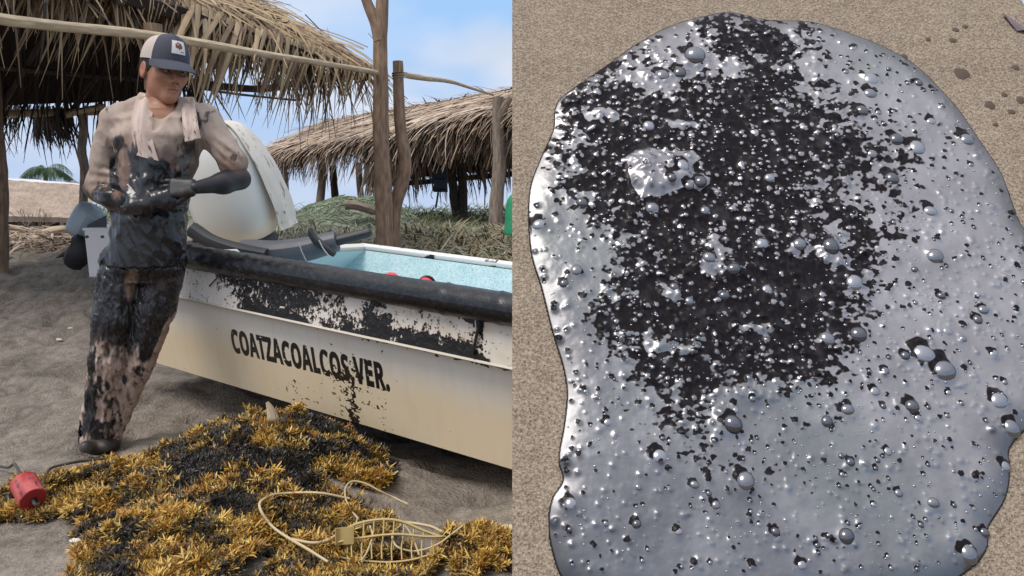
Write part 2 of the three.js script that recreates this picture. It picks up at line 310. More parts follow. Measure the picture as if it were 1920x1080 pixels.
{ // the second shelter, right of the posts
  const e1 = P(1040, 194, 8.1), e0 = P(462, 302, 14.6), back = V(0.78, 0, -0.625).normalize();
  const { root, far, near, top } = makePalapa({ name: 'palm_thatch_shelter', label: 'second palm thatch shelter behind the boat with greyish thatch on crooked posts', e0, e1, back, reach: 1.55, ridge: [2.72, 2.62], farDrop: [0.26, 0.26], seed: 23,
    leaves: 4600, leafLen: 0.55, leafWide: 2.1, fringe: 620, keep: 280, thin: 0, sag: 0.5, over: 0.16, hangLen: (s) => lerp(0.40, 0.27, s), gableOver: [[0, -1]], tone: M.greyLeaf, spread: [-0.7, 1.15, -0.8, 1.1] });
  post(root, [near(0).add(V(0.1, -0.04, -0.08)), near(0.5).add(V(0.1, -0.05, -0.08)), near(1).add(V(0.1, -0.04, -0.08))], 0.035, M.darkWood, 'eave_beam');
  post(root, [far(0).add(V(0, -0.1, 0)), far(1).add(V(0, -0.1, 0))], 0.05, M.darkWood, 'eave_beam');
  for (const s of [0.03, 0.2, 0.4, 0.6, 0.8, 0.97]) for (const f of [near, far]) post(root, [f(s).add(V(0, -0.08, 0)), top(s).add(V(0, -0.14, 0))], 0.03, M.darkWood, 'rafter');
  const p1 = P(598, 262, 13); post(root, [foot(p1), P(598, 400, 13), P(605, 330, 13), P(603, 300, 13), P(598, 285, 13), p1], [0.075, 0.055], M.greyWood);
  const p2 = P(934, 182, 8.7); post(root, [foot(P(925, 300, 8.7)), P(925, 480, 8.7), P(930, 390, 8.7), P(936, 310, 8.7), P(934, 260, 8.7), p2], [0.085, 0.06], M.greyWood);
  post(root, [P(934, 235, 8.7), P(944, 205, 8.65), P(958, 182, 8.6)], [0.05, 0.035], M.greyWood, 'post_fork');
  for (const x of [[868, 850, 844, 845], [870, 864, 862, 862]]) { const t = P(x[3], 300, 12.2); post(root, [foot(P(x[0], 400, 12.2)), P(x[0] - 2, 440, 12.2), P(x[1] + 4, 390, 12.2), P(x[2] + 6, 350, 12.2), t], [0.085, 0.06], M.darkWood); }
  for (const [x, y, d] of [[532, 335, 17], [624, 340, 15], [672, 335, 16.5]]) { const t = P(x, y - 30, d); post(root, [foot(t), P(x + 5, y + 60, d), t], [0.07, 0.07], M.darkWood); }
  post(root, [P(760, 141, 6.45), P(800, 147, 6.8), P(840, 152, 7.3), P(880, 164, 8), P(925, 178, 8.6)], [0.026, 0.012], M.paleWood, 'link_pole');
  const r = rng(9), list = [];
  for (let i = 0; i < 90; i++) { const at = P(lerp(684, 760, r()), 298 + 22 * r(), 11.5).sub(root.position); list.push([Math.floor(r() * 6), leafMatrix(at, V(-0.6 + (r() - 0.3) * 0.9, -1, 0), V(0, 0, 1), 0.25 + 0.35 * r(), 1.3), i]); }
  leafStuff(root, list, 'hanging_fronds', tones(M.greyLeaf));
}
{ // two bare posts standing in front
  const d = 6.15, t = thing('forked_post', 'tall smooth forked tree trunk post left of the crooked post', 'post', foot(P(720, 455, d)));
  part('trunk', tube(curve([foot(P(724, 455, d)), P(721, 430, d), P(718, 340, d), P(714, 250, d), P(714, 160, d), P(713, 80, d), P(716, 30, d), P(719, -60, d)], 30), taper(31, 0.073, 0.046), 16, 0.09), M.brownWood, t);
  part('fork', tube(curve([P(712, 78, d - 0.01), P(703, 40, d), P(690, 8, d), P(672, -40, d)], 12), taper(13, 0.047, 0.036), 14, 0.08), M.brownWood, t);
  const e = 6.3, u = thing('crooked_post', 'crooked pale wooden post with a square cut top right of the forked post', 'post', foot(P(738, 455, e)));
  part('trunk', tube(curve([foot(P(735, 455, e)), P(736, 440, e), P(741, 385, e), P(755, 340, e), P(760, 305, e), P(752, 250, e), P(748, 190, e), P(746, 115, e)], 30), taper(31, 0.062, 0.041), 14, 0.1, 4), M.brownWood, u);
  part('lashing', tube(curve([0, 1, 2, 3, 4, 5, 6, 7, 8, 9, 10, 11, 12].map((k) => P(746, 136, e).add(V(Math.cos(k * 1.3) * 0.046, -k * 0.004, Math.sin(k * 1.3) * 0.046))), 40), 0.005, 5), M.greyWood, u);
}

// ---------------------------------------------------------------- the boat
const BOAT = (() => {
  const GL = P(345, 480, 3.45), GR = P(960, 582, 2.5), e1 = GR.clone().sub(GL).normalize(), e2 = V(e1.z, 0, -e1.x).normalize(), e3 = e2.clone().cross(e1).normalize();
  if (e3.y < 0) e3.negate();
  const LEN = 3.8, BEAM = 1.1;
  const rake = (s, r) => -0.62 * clamp(-r / 0.55) * (1 - smooth(0, 1.9, s));
  // s along the boat from the stern, q across from the near gunwale, r up
  const at = (s, q, r) => { const k = Math.pow(smooth(2.0, 4.4, s), 1.1) * 0.98, qq = lerp(q, BEAM / 2, k); return GL.clone().addScaledVector(e1, s + rake(s, r)).addScaledVector(e2, qq).addScaledVector(e3, r + 0.10 * smooth(2.4, 3.8, s)); };
  // the spot on a panel (from (q0, r0) down to (q1, r1)) that the photograph shows at a pixel: distance along and share of the way down
  const spot = (px, py, q0, r0, q1, r1) => {
    const o = GL.clone().addScaledVector(e2, q0).addScaledVector(e3, r0), w = e2.clone().multiplyScalar(q1 - q0).addScaledVector(e3, r1 - r0), n = e1.clone().cross(w);
    const D = V((px - 960) / FOCAL, -(py - HORIZON) / FOCAL, -1), k = o.clone().sub(camera.position).dot(n) / D.dot(n), h = camera.position.clone().addScaledVector(D, k).sub(o);
    const t = w.clone().addScaledVector(e1, -w.dot(e1)); return [h.dot(e1) - h.dot(t) / t.dot(t) * w.dot(e1), h.dot(t) / t.dot(t)];
  };
  return { GL, e1, e2, e3, LEN, BEAM, at, spot, rake };
})();
{
  const { at, spot, LEN, BEAM, rake, e1, e2, e3 } = BOAT;
  const root = thing('fishing_boat', 'white and cream open fishing boat lettered along its side, black oil over its gunwale', 'boat', foot(at(1, 0.55, -0.7)));
  const NS = 64, S0 = 0.55, SPAN = 2.9, uAt = (s, r) => (s + rake(s, r) + S0) / SPAN;
  const ramp = (profile, m, side) => sheet(NS, m, (i, j) => { const [q, r] = profile(j); return at(i * LEN, side ? BEAM - q : q, r); }, (i, j) => { const [, r] = profile(j); return [uAt(i * LEN, r), 1 - j]; });
  const line = (q0, r0, q1, r1) => (j) => [lerp(q0, q1, j), lerp(r0, r1, j)];
  const ST = [0.018, -0.03, 0.012, -0.182], LO = [0.052, -0.192, 0.15, -0.560];
  // ---- the white strake: black splashes over chipped white paint
  const where = (u, t, p, v) => { const q = lerp(p[0], p[2], t), r = lerp(p[1], p[3], t), s = u * SPAN - S0; const w = BOAT.GL.clone().addScaledVector(e1, s).addScaledVector(e2, q).addScaledVector(e3, r); return toPx(w); };
  const oilOnStrake = (px0, py0) => { const px = px0 + (px0 > 890 && px0 < 915 ? 0 : 70 * fbm(px0 / 60, py0 / 45, 2, 3)), py = py0 + 40 * fbm(px0 / 40, py0 / 60, 6, 2); return oilHere(px, py); }, oilHere = (px, py) => {             // how much of the paint is covered near this place on the boat
    const ledge = 548 + (px - 325) * 0.228, tube = 505 + (px - 350) * 0.172, t = clamp((py - tube) / (ledge - tube));
    let c = 0;
    c += smooth(405, 450, px) * (1 - smooth(575, 700, px + 60 * t)) * 0.86 * (0.9 + 0.15 * Math.sin(px * 0.06));
    c += smooth(600, 640, px) * (1 - smooth(700, 760, px)) * 0.6 * smooth(0.1, 0.7, t);
    c += 0.62 * Math.exp(-(((px - 712) / 20) ** 2));
    c += smooth(730, 770, px) * (1 - smooth(860, 960, px)) * (0.26 + 0.40 * smooth(0.25, 1, t));
    c += 0.7 * Math.exp(-(((px - 800) / 40) ** 2)) * smooth(0.4, 0.9, t) + 0.5 * Math.exp(-(((px - 860) / 40) ** 2)) * smooth(0.4, 0.9, t);
    c += 0.35 * smooth(0.82, 1, t) * smooth(430, 500, px) + 0.9 * Math.exp(-(((px - 903) / 5) ** 2)) * (1 - smooth(0.3, 0.55, t));
    c += 0.16 * smooth(330, 345, px) * (1 - smooth(400, 420, px));
    return c;
  };
  const streak = (u, t, f) => 0.75 * fbm(u * f * 1.3, t * f * 0.08, 3, 3) + 1.0 * fbm(u * f * 3.1, t * f * 0.13, 8, 3) + 0.34 * noise(u * f * 7, t * f * 0.36, 2) + 0.14 * noise(u * f * 15, t * f * 1.1, 6);
  const strakeTex = texture(2048, 192, (u, v) => {
    const t = 1 - v, [px, py] = where(u, t, ST), n = streak(u, t, 60), c = oilOnStrake(px, py);
    const cover = smooth(-0.02, 0.07, c - 0.5 + n * 0.85), grime = clamp(0.25 + fbm(u * 40, t * 3, 1, 3));
    const paint = mix3([0.78, 0.74, 0.70], [0.66, 0.56, 0.44], clamp(grime * 0.9 + 0.35 * smooth(620, 800, px)));
    return encs(mix3(mix3(paint, [0.16, 0.09, 0.045], smooth(-0.16, 0.0, c - 0.5 + n * 0.85) * 0.65), [0.012, 0.011, 0.012], cover));
  }, true, false);
  const strakeRough = texture(1024, 96, (u, v) => { const t = 1 - v, [px, py] = where(u, t, ST); const k = smooth(-0.02, 0.07, oilOnStrake(px, py) - 0.5 + streak(u, t, 60) * 0.85); const r = lerp(0.5, 0.32, k); return [k, r, 0]; }, false, false);
  const strakeBump = texture(2048, 192, (u, v) => { const t = 1 - v, [px, py] = where(u, t, ST); const k = smooth(-0.04, 0.25, oilOnStrake(px, py) - 0.5 + streak(u, t, 60) * 0.85); const b = k * (0.6 + 0.5 * fbm(u * 150, t * 5, 4, 3)); return [b, b, b]; }, false, false);
  const strakeMat = new THREE.MeshStandardMaterial({ map: strakeTex, roughnessMap: strakeRough, bumpMap: strakeBump, bumpScale: 0.006, side: THREE.DoubleSide });
  part('strake', ramp(line(...ST), 8, 0), strakeMat, root);
  // ---- the side below: old cream gelcoat, its lower part yellower, with the lettering
  const W = 2048, H = 512, cv = document.createElement('canvas'); cv.width = W; cv.height = H;
  const ctx = cv.getContext('2d'); ctx.fillStyle = '#000'; ctx.fillRect(0, 0, W, H); ctx.fillStyle = '#fff';
  const toUV = (px, py) => { const [s, t] = spot(px, py, ...LO); return [(s + S0) / SPAN * W, t * H]; };
  const [xa, ya] = toUV(437, 659), [xb, yb] = toUV(733, 733), [xc, yc] = toUV(441, 619);
  ctx.font = 'bold 100px sans-serif'; const text = 'COATZACOALCOS,VER.', tw = ctx.measureText(text).width, cap = 73;
  const up = ya - yc;
  ctx.save(); ctx.setTransform((xb - xa) / tw, (yb - ya) / tw, -0.02, up / cap, xa, ya); ctx.fillText(text, 0, 0); ctx.strokeStyle = '#fff'; ctx.lineWidth = 5; ctx.strokeText(text, 0, 0); ctx.restore();
  const ink = ctx.getImageData(0, 0, W, H).data;
  const oilOnSide = (px, py) => {
    let c = 0; const ledge = 548 + (px - 325) * 0.228;
    c += 0.34 * Math.exp(-(((px - 655) / 38) ** 2 + ((py - 740) / 70) ** 2)) + 0.36 * Math.exp(-(((px - 662 - (py - 770) * 0.22) / 13) ** 2 + ((py - 785) / 34) ** 2));
    c += 0.32 * Math.exp(-(((px - 565) / 34) ** 2 + ((py - 752) / 30) ** 2)) + 0.3 * Math.exp(-(((px - 545) / 14) ** 2 + ((py - 718) / 16) ** 2)) + 0.27 * Math.exp(-(((px - 715) / 26) ** 2 + ((py - 770) / 60) ** 2));
    c += 0.3 * Math.exp(-(((px - 640) / 45) ** 2 + ((py - 700) / 24) ** 2)) + 0.38 * Math.exp(-(((px - 716) / 5) ** 2 + ((py - 662) / 20) ** 2));
    c += 0.45 * (1 - smooth(2, 12, py - ledge)) * smooth(430, 480, px) + 0.03;
    return c;
  };
  const sideNoise = (u, t) => 0.85 * fbm(u * 105, t * 14, 5, 3) + 0.3 * noise(u * 260, t * 50, 2);
  const sideTex = texture(W, H, (u, v) => {
    const t = 1 - v, [px, py] = where(u, t, LO), x = Math.min(W - 1, Math.floor(u * W)), y = Math.min(H - 1, Math.floor(t * H));
    const lowTint = clamp(smooth(0.12, 0.62, t + 0.1 * fbm(u * 9, t * 2, 2, 3)) * 0.85 + 0.18 * fbm(u * 40, t * 1.5, 4, 3));
    let c = mix3([0.84, 0.80, 0.73], [0.85, 0.67, 0.42], lowTint);
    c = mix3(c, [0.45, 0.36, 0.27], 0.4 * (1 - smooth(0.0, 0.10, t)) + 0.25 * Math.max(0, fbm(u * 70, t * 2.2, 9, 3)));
    const wear = smooth(-0.42, -0.30, fbm(u * 120, t * 30, 1, 3)), spec = smooth(0.02, 0.09, oilOnSide(px, py) - 0.46 + sideNoise(u, t));
    c = mix3(c, [0.016, 0.013, 0.013], ink[(y * W + x) * 4] / 255 * wear); c = mix3(c, [0.03, 0.019, 0.013], spec);
    return encs(c);
  }, true, false);
  const sideMat = new THREE.MeshStandardMaterial({ map: sideTex, roughness: 0.42, side: THREE.DoubleSide });
  part('hull_side', ramp(line(...LO), 10, 0), sideMat, root);
  const white = mat(0.72, 0.68, 0.62, 0.5), cream = mat(0.70, 0.55, 0.34, 0.55), black = mat(0.015, 0.014, 0.015, 0.3);
  part('ledge', ramp((j) => j < 0.5 ? [lerp(0.012, 0.002, j * 2), -0.180 - j * 0.012] : [lerp(0.002, 0.052, j * 2 - 1), -0.188 - (j - 0.5) * 0.01], 6, 0), mat(0.62, 0.55, 0.46, 0.5), root);
  // bottom: chine to keel to chine, then the far side, all one skin with thickness from the liner within
  const bottom = (j) => j < 0.25 ? [lerp(0.15, 0.55, j * 4), lerp(-0.560, -0.665, j * 4)] : j < 0.5 ? [lerp(0.55, 0.95, j * 4 - 1), lerp(-0.665, -0.56, j * 4 - 1)] : [lerp(0.95, 1.10, j * 2 - 1), lerp(-0.56, 0.0, j * 2 - 1)];
  part('hull_bottom', ramp(bottom, 16, 0), cream, root);
  // transom, outside and inside
  const prof = [[0.02, 0], [0.012, -0.185], [0.052, -0.19], [0.15, -0.56], [0.55, -0.665], [0.95, -0.56], [1.1, 0]];
  const fan = (s, list) => { const pos = [], idx = []; const pts = list.map(([q, r]) => at(s, q, r)); const c = at(s, 0.55, -0.3); pos.push(c.x, c.y, c.z); pts.forEach((p) => pos.push(p.x, p.y, p.z)); for (let i = 0; i < pts.length; i++) idx.push(0, 1 + i, 1 + (i + 1) % pts.length); return geom(pos, idx); };
  part('transom', fan(0, prof), cream, root);
  // liner: speckled pale blue paint inside
  const blueTex = texture(512, 512, (u, v) => { const n = tile(u, v, 40, 3, 1), m = tile(u, v, 9, 3, 7), g = tile(u, v, 120, 2, 2); let c = mix3([0.40, 0.60, 0.64], [0.62, 0.76, 0.79], clamp(0.55 + m * 0.9 + n * 1.4)); c = mix3(c, [0.22, 0.40, 0.43], smooth(0.10, 0.26, g + n * 0.5) * 0.85); return encs(c); });
  blueTex.repeat.set(3, 1);
  const blue = new THREE.MeshStandardMaterial({ map: blueTex, roughness: 0.6, side: THREE.DoubleSide });
  const inner = (j) => j < 0.33 ? [lerp(0.05, 0.16, j * 3), lerp(-0.01, -0.42, j * 3)] : j < 0.67 ? [lerp(0.16, 0.94, j * 3 - 1), -0.42] : [lerp(0.94, 1.055, Math.min(1, j * 3 - 2)), lerp(-0.42, -0.012, Math.min(1, j * 3 - 2))];
  part('liner', sheet(NS, 18, (i, j) => at(0.05 + i * (LEN - 0.1), ...inner(j)), (i, j) => [i * 3.8 / 3, j * 2.1 / 1.2]), blue, root);
  part('transom_liner', fan(0.06, [[0.05, -0.01], [0.16, -0.42], [0.94, -0.42], [1.055, -0.012]]), blue, root);
  // far rail and stern rail: flat white caps with bites of oil
  const rail = (f, name, m) => part(name, tube(f, 0.024, 6), m, root);
  const railTex = texture(1024, 32, (u, v) => { const k = smooth(0.20, 0.26, fbm(u * 26, v * 2, 3, 4) + 0.04); return encs(mix3([0.75, 0.75, 0.73], [0.02, 0.02, 0.02], k)); });
  const railMat = new THREE.MeshStandardMaterial({ map: railTex, roughness: 0.5 });
  { const g = tube(Array.from({ length: 40 }, (_, i) => at(i / 39 * LEN, 1.078, 0.002)), 0.022, 8); const u = g.attributes.uv; for (let i = 0; i < u.count; i++) u.setXY(i, u.getY(i) / 3, u.getX(i) * 4); part('far_rail', g, railMat, root); }
  rail([at(0.02, 0.03, 0.0), at(0.02, 0.4, 0.0), at(0.02, 0.75, 0), at(0.02, 1.07, 0)], 'stern_rail', white);
  // ---- the fat black rub rail, caked with oil
  {
    const N = 260, K = 22, pos = [], idx = [], uv = [];
    for (let i = 0; i <= N; i++) {
      const s = i / N * LEN - 0.01, c = at(s, 0.012, 0.0), c2 = at(s + 0.02, 0.012, 0.0), t = c2.clone().sub(c).normalize(), b = t.clone().cross(UP).normalize(), n = b.clone().cross(t);
      for (let k = 0; k <= K; k++) {
        const w = (k % K) / K * Math.PI * 2, cs = Math.cos(w), sn = Math.sin(w), lump = 1 - smooth(0.25, 1.1, s);
        let rr = 0.053 * (1 + 0.05 * fbm(s * 4, cs * 1.5, sn * 1.5, 2)) + (0.0007 + 0.0045 * lump) * fbm(s * 34, cs * 3.4, sn * 3.4, 3) * 1.6 + 0.0035 * lump * fbm(s * 60, cs * 5, sn * 5, 2);
        rr += 0.004 * Math.exp(-(((s - 1.44) / 0.012) ** 2)) + 0.004 * Math.exp(-(((s - 1.66 - 0.02 * cs) / 0.01) ** 2));
        const p = c.clone().addScaledVector(b, cs * rr).addScaledVector(n, sn * rr * 0.98); pos.push(p.x, p.y, p.z); uv.push(s, k / K * 0.33);
      }
    }
    const m = K + 1; for (let i = 0; i < N; i++) for (let k = 0; k < K; k++) { const q = i * m + k; idx.push(q, q + 1, q + m, q + 1, q + m + 1, q + m); }
    const rub = texture(512, 256, (u, v) => { const n = tile(u, v, 30, 3, 3), k = smooth(-0.1, 0.35, n); return encs(mix3([0.008, 0.008, 0.010], [0.024, 0.024, 0.030], k)); }), rr = texture(512, 256, (u, v) => { const n = 0.36 + 0.35 * tile(u, v, 10, 3, 6); return [0, clamp(n, 0.24, 0.5), 0]; }, false), rb = texture(512, 256, (u, v) => { const n = 0.5 + tile(u, v, 60, 3, 3); return [n, n, n]; }, false);
    for (const t of [rub, rr, rb]) t.repeat.set(2, 3);
    part('rub_rail', geom(pos, idx, uv), new THREE.MeshStandardMaterial({ map: rub, roughnessMap: rr, bumpMap: rb, bumpScale: 0.0005, side: THREE.DoubleSide }), root);
  }
  // oil running off the rub rail
  for (const [px, py, l, w] of [[903, 600, 70, 0.006], [717, 566, 26, 0.005], [432, 520, 40, 0.004], [333, 530, 40, 0.005], [560, 545, 20, 0.004], [650, 560, 22, 0.005]]) {
    const [s] = spot(px, py, ...ST), p = [0, 0.35, 0.7, 1].map((k) => at(s + 0.004 * Math.sin(k * 5), -0.004 + 0.012 * (1 - k) * 0 + 0.008, -0.035 - k * l * 0.00185));
    part('oil_drip', tube(p, [w * 1.7, w, w * 0.8, w * 1.1], 7), M.oil, root);
  }
  // float tops inside the boat by the near rail
  const pink = mat(0.75, 0.045, 0.06, 0.4);
  for (const [px, py, w, label] of [[732, 524, 17, 'pinkish red float showing above the rub rail, left of the other'], [798, 530, 14, 'dark rimmed red float showing above the rub rail, right of the other']]) {
    const d = lerp(3.45, 2.5, (px - 345) / 615) + 0.12, c = P(px, py - 6, d), f = thing('net_float', label, 'float', c.clone().add(V(0, -0.04, 0)), 'red floats in the boat');
    const R = w * d / FOCAL * 1.1, lat = new THREE.LatheGeometry(Array.from({ length: 15 }, (_, i) => { const a = i / 14 * Math.PI; return new THREE.Vector2(Math.max(0.002, Math.sin(a) * R), -Math.cos(a) * R * 0.95); }), 22); lat.translate(c.x, c.y - 0.02, c.z);
    part('float_body', lat, pink, f);
    if (px > 760) { const ring = new THREE.TorusGeometry(R * 0.96, 0.005, 8, 30); ring.translate(c.x + 0.004, c.y - 0.018, c.z - 0.002); part('rim', ring, black, f); }
  }
  // ---- motor on the transom
  const mot = thing('outboard_motor', 'outboard motor on the boat stern with a big pale rounded cowl', 'outboard motor', foot(at(-0.15, 0.55, -0.6)));
  const mw = P(432, 350, 4.02);
  {
    const pos = [], idx = [], N = 40, K = 48, ax = V(0.30, 0.94, 0.12).normalize(), sx = V(0.9, -0.3, 0.3).addScaledVector(ax, -V(0.9, -0.3, 0.3).dot(ax)).normalize(), sz = sx.clone().cross(ax).normalize();
    // the cowl leans back over the stern: a tall soft-edged dome
    const axis = V(-0.22, 0.95, 0.2).normalize(), X = V(1, 0.22, 0.1).addScaledVector(axis, -V(1, 0.22, 0.1).dot(axis)).normalize(), Z = X.clone().cross(axis).normalize();
    for (let i = 0; i <= N; i++) for (let k = 0; k <= K; k++) {
      const a = (i / N - 0.5) * Math.PI, w = (k % K) / K * Math.PI * 2, pw = (v, e) => Math.sign(v) * Math.pow(Math.abs(v), e);
      const y = pw(Math.sin(a), 0.8) * 0.315, rr = pw(Math.cos(a), 0.72) * (1 - 0.10 * Math.sin(a)), cx = pw(Math.cos(w), 0.86) * 0.205 * rr, cz = pw(Math.sin(w), 0.8) * 0.20 * rr;
      const p = mw.clone().addScaledVector(axis, y).addScaledVector(X, cx).addScaledVector(Z, cz); pos.push(p.x, p.y, p.z);
    }
    for (let i = 0; i < N; i++) for (let k = 0; k < K; k++) { const q = i * (K + 1) + k; idx.push(q, q + K + 1, q + 1, q + 1, q + K + 1, q + K + 2); }
    part('cowl', geom(pos, idx), mat(0.70, 0.69, 0.65, 0.35), mot);
    const ring = []; for (let k = 0; k <= 40; k++) { const w = k / 40 * 6.2832; ring.push(mw.clone().addScaledVector(axis, -0.2).addScaledVector(X, Math.cos(w) * 0.176).addScaledVector(Z, Math.sin(w) * 0.176)); }
    part('cowl_seam', tube(ring, 0.006, 6), mat(0.25, 0.25, 0.24, 0.5), mot);
    const grey = mat(0.10, 0.10, 0.115, 0.45), dark = mat(0.03, 0.03, 0.034, 0.5);
    part('lower_pan', tube(curve([mw.clone().addScaledVector(axis, -0.25), mw.clone().addScaledVector(axis, -0.34), mw.clone().addScaledVector(axis, -0.40)], 8), [0.13, 0.15, 0.155, 0.15, 0.14, 0.13, 0.12, 0.1, 0.09], 18), dark, mot);
    part('midsection', tube([mw.clone().addScaledVector(axis, -0.38), foot(mw).setY(mw.y - 0.62)], [0.075, 0.05], 14), grey, mot);
    part('cavitation_plate', (() => { const g = bevelBox(0.22, 0.012, 0.3, 0.004); const p = foot(mw); g.translate(p.x, mw.y - 0.60, p.z); return g; })(), grey, mot);
    // steering arm with its grip, reaching into the boat
    const d = 3.72;
    part('steering_arm', tube(curve([P(455, 470, 3.8), P(520, 475, d), P(570, 468, d), P(632, 452, d)], 16), [0.05, 0.055, 0.058, 0.06, 0.06, 0.06, 0.06, 0.06, 0.06, 0.058, 0.058, 0.057, 0.056, 0.054, 0.052, 0.05, 0.046], 16, 0.04), grey, mot);
    part('handle_grip', tube([P(628, 452, d), P(640, 449, d), P(692, 436, d), P(697, 435, d)], [0.024, 0.026, 0.023, 0.012], 14), dark, mot);
    part('bracket', tube(curve([P(628, 478, 3.65), P(607, 462, 3.65), P(590, 448, 3.65), P(583, 436, 3.65), P(582, 427, 3.65)], 12), [0.012, 0.016, 0.018, 0.019, 0.019, 0.019, 0.018, 0.017, 0.016, 0.015, 0.013, 0.011, 0.008], 10), dark, mot);
    part('cable', tube(curve([P(560, 454, 3.63), P(566, 472, 3.63), P(574, 489, 3.64)], 8), 0.003, 6), mat(0.5, 0.48, 0.46, 0.5), mot);
    part('cable', tube(curve([P(598, 450, 3.62), P(606, 466, 3.62), P(616, 479, 3.62)], 8), 0.003, 6), mat(0.5, 0.48, 0.46, 0.5), mot);
    part('clamp', tube(curve([P(360, 430, 3.72), P(395, 452, 3.7), P(440, 468, 3.68), P(500, 480, 3.66)], 12), 0.035, 12, 0.1), dark, mot);
    // pale cloth hung over the right side of the cowl
    const cl = slab(36, 44, (i, j) => {
      const w = lerp(-0.62, 0.55, i), a = lerp(1.5, -0.72, j), rr = Math.pow(Math.max(0, Math.cos(a)), 0.72) * (1 - 0.1 * Math.sin(a)) , y = Math.sign(Math.sin(a)) * Math.pow(Math.abs(Math.sin(a)), 0.8) * 0.33;
      const hang = smooth(0.35, 1, j), fold = 0.010 * fbm(i * 7, j * 3, 2, 3) + 0.012 * Math.sin(i * 16 + 2 * j) * hang * 0.6;
      return mw.clone().addScaledVector(axis, y - 0.02 * hang).addScaledVector(X, Math.cos(w) * (0.222 * Math.max(rr, hang * 0.93) + fold) + 0.01 + 0.05 * hang).addScaledVector(Z, Math.sin(w) * (0.22 * Math.max(rr, hang * 0.9) + fold));
    }, 0.005);
    const cloth = part('white_cloth', cl, new THREE.MeshStandardMaterial({ map: texture(256, 256, (u, v) => { const n = tile(u, v, 12, 4, 2); return encs(mix3([0.66, 0.61, 0.55], [0.30, 0.22, 0.15], smooth(0.16, 0.36, n))); }), roughness: 0.85, side: THREE.DoubleSide }), scene);
    tag(cloth, 'off white cloth draped over the right side of the motor cowl', 'cloth');
  }
}

// ---------------------------------------------------------------- bodies meshed from joined, tapered limbs
function surface(f, lo, hi, h, colour) {          // the zero surface of f on a grid of cells h, as one smooth mesh
  const nx = Math.ceil((hi.x - lo.x) / h) + 1, ny = Math.ceil((hi.y - lo.y) / h) + 1, nz = Math.ceil((hi.z - lo.z) / h) + 1, F = new Float32Array(nx * ny * nz), at = (i, j, k) => (k * ny + j) * nx + i;
  for (let k = 0; k < nz; k++) for (let j = 0; j < ny; j++) for (let i = 0; i < nx; i++) F[at(i, j, k)] = f(lo.x + i * h, lo.y + j * h, lo.z + k * h);
  const id = new Int32Array(nx * ny * nz).fill(-1), pos = [], nor = [], idx = [], col = [];
  for (let k = 0; k < nz - 1; k++) for (let j = 0; j < ny - 1; j++) for (let i = 0; i < nx - 1; i++) {
    let n = 0, x = 0, y = 0, z = 0; const c = [];
    for (let q = 0; q < 8; q++) c.push(F[at(i + (q & 1), j + (q >> 1 & 1), k + (q >> 2))]);
    const neg = c.reduce((s, v) => s + (v < 0), 0); if (neg === 0 || neg === 8) continue;
    for (let q = 0; q < 8; q++) for (const b of [1, 2, 4]) if (!(q & b)) { const u = c[q], v = c[q | b]; if ((u < 0) !== (v < 0)) { const t = u / (u - v); n++; x += (q & 1) + (b === 1 ? t : 0); y += (q >> 1 & 1) + (b === 2 ? t : 0); z += (q >> 2) + (b === 4 ? t : 0); } }
    id[at(i, j, k)] = pos.length / 3; pos.push(lo.x + (i + x / n) * h, lo.y + (j + y / n) * h, lo.z + (k + z / n) * h);
  }
  const quad = (a, b, c, d, flip) => { if (a < 0 || b < 0 || c < 0 || d < 0) return; flip ? idx.push(a, c, b, a, d, c) : idx.push(a, b, c, a, c, d); };
  for (let k = 1; k < nz - 1; k++) for (let j = 1; j < ny - 1; j++) for (let i = 1; i < nx - 1; i++) {
    const s = F[at(i, j, k)] < 0;
    if (s !== (F[at(i + 1, j, k)] < 0)) quad(id[at(i, j - 1, k - 1)], id[at(i, j, k - 1)], id[at(i, j, k)], id[at(i, j - 1, k)], !s);
    if (s !== (F[at(i, j + 1, k)] < 0)) quad(id[at(i - 1, j, k - 1)], id[at(i - 1, j, k)], id[at(i, j, k)], id[at(i, j, k - 1)], !s);
    if (s !== (F[at(i, j, k + 1)] < 0)) quad(id[at(i - 1, j - 1, k)], id[at(i, j - 1, k)], id[at(i, j, k)], id[at(i - 1, j, k)], !s);
  }
  const e = h * 0.6;
  for (let i = 0; i < pos.length; i += 3) { const [x, y, z] = [pos[i], pos[i + 1], pos[i + 2]], g = V(f(x + e, y, z) - f(x - e, y, z), f(x, y + e, z) - f(x, y - e, z), f(x, y, z + e) - f(x, y, z - e)).normalize(); nor.push(g.x, g.y, g.z); if (colour) col.push(...colour(x, y, z, g)); }
  const g = new THREE.BufferGeometry(); g.setAttribute('position', new THREE.Float32BufferAttribute(pos, 3)); g.setAttribute('normal', new THREE.Float32BufferAttribute(nor, 3));
  if (colour) g.setAttribute('color', new THREE.Float32BufferAttribute(col, 3)); g.setIndex(idx); return g;
}
const smin = (a, b, k) => { const h = Math.max(0, k - Math.abs(a - b)) / k; return Math.min(a, b) - h * h * k * 0.25; };
const smax = (a, b, k) => -smin(-a, -b, k);
function limb(a, b, ra, rb, sz = 1) {                // a tapered capsule, flattened in depth by sz
  const bx = b.x - a.x, by = b.y - a.y, bz = (b.z - a.z) / sz, L = bx * bx + by * by + bz * bz;
  return (x, y, z) => { const px = x - a.x, py = y - a.y, pz = (z - a.z) / sz, t = clamp((px * bx + py * by + pz * bz) / L), dx = px - t * bx, dy = py - t * by, dz = pz - t * bz; return (Math.sqrt(dx * dx + dy * dy + dz * dz) - lerp(ra, rb, t)) * Math.min(1, sz); };
}
const egg = (c, rx, ry, rz) => (x, y, z) => { const a = (x - c.x) / rx, b = (y - c.y) / ry, d = (z - c.z) / rz, q = Math.sqrt(a * a + b * b + d * d); return (q - 1) * Math.min(rx, ry, rz); };
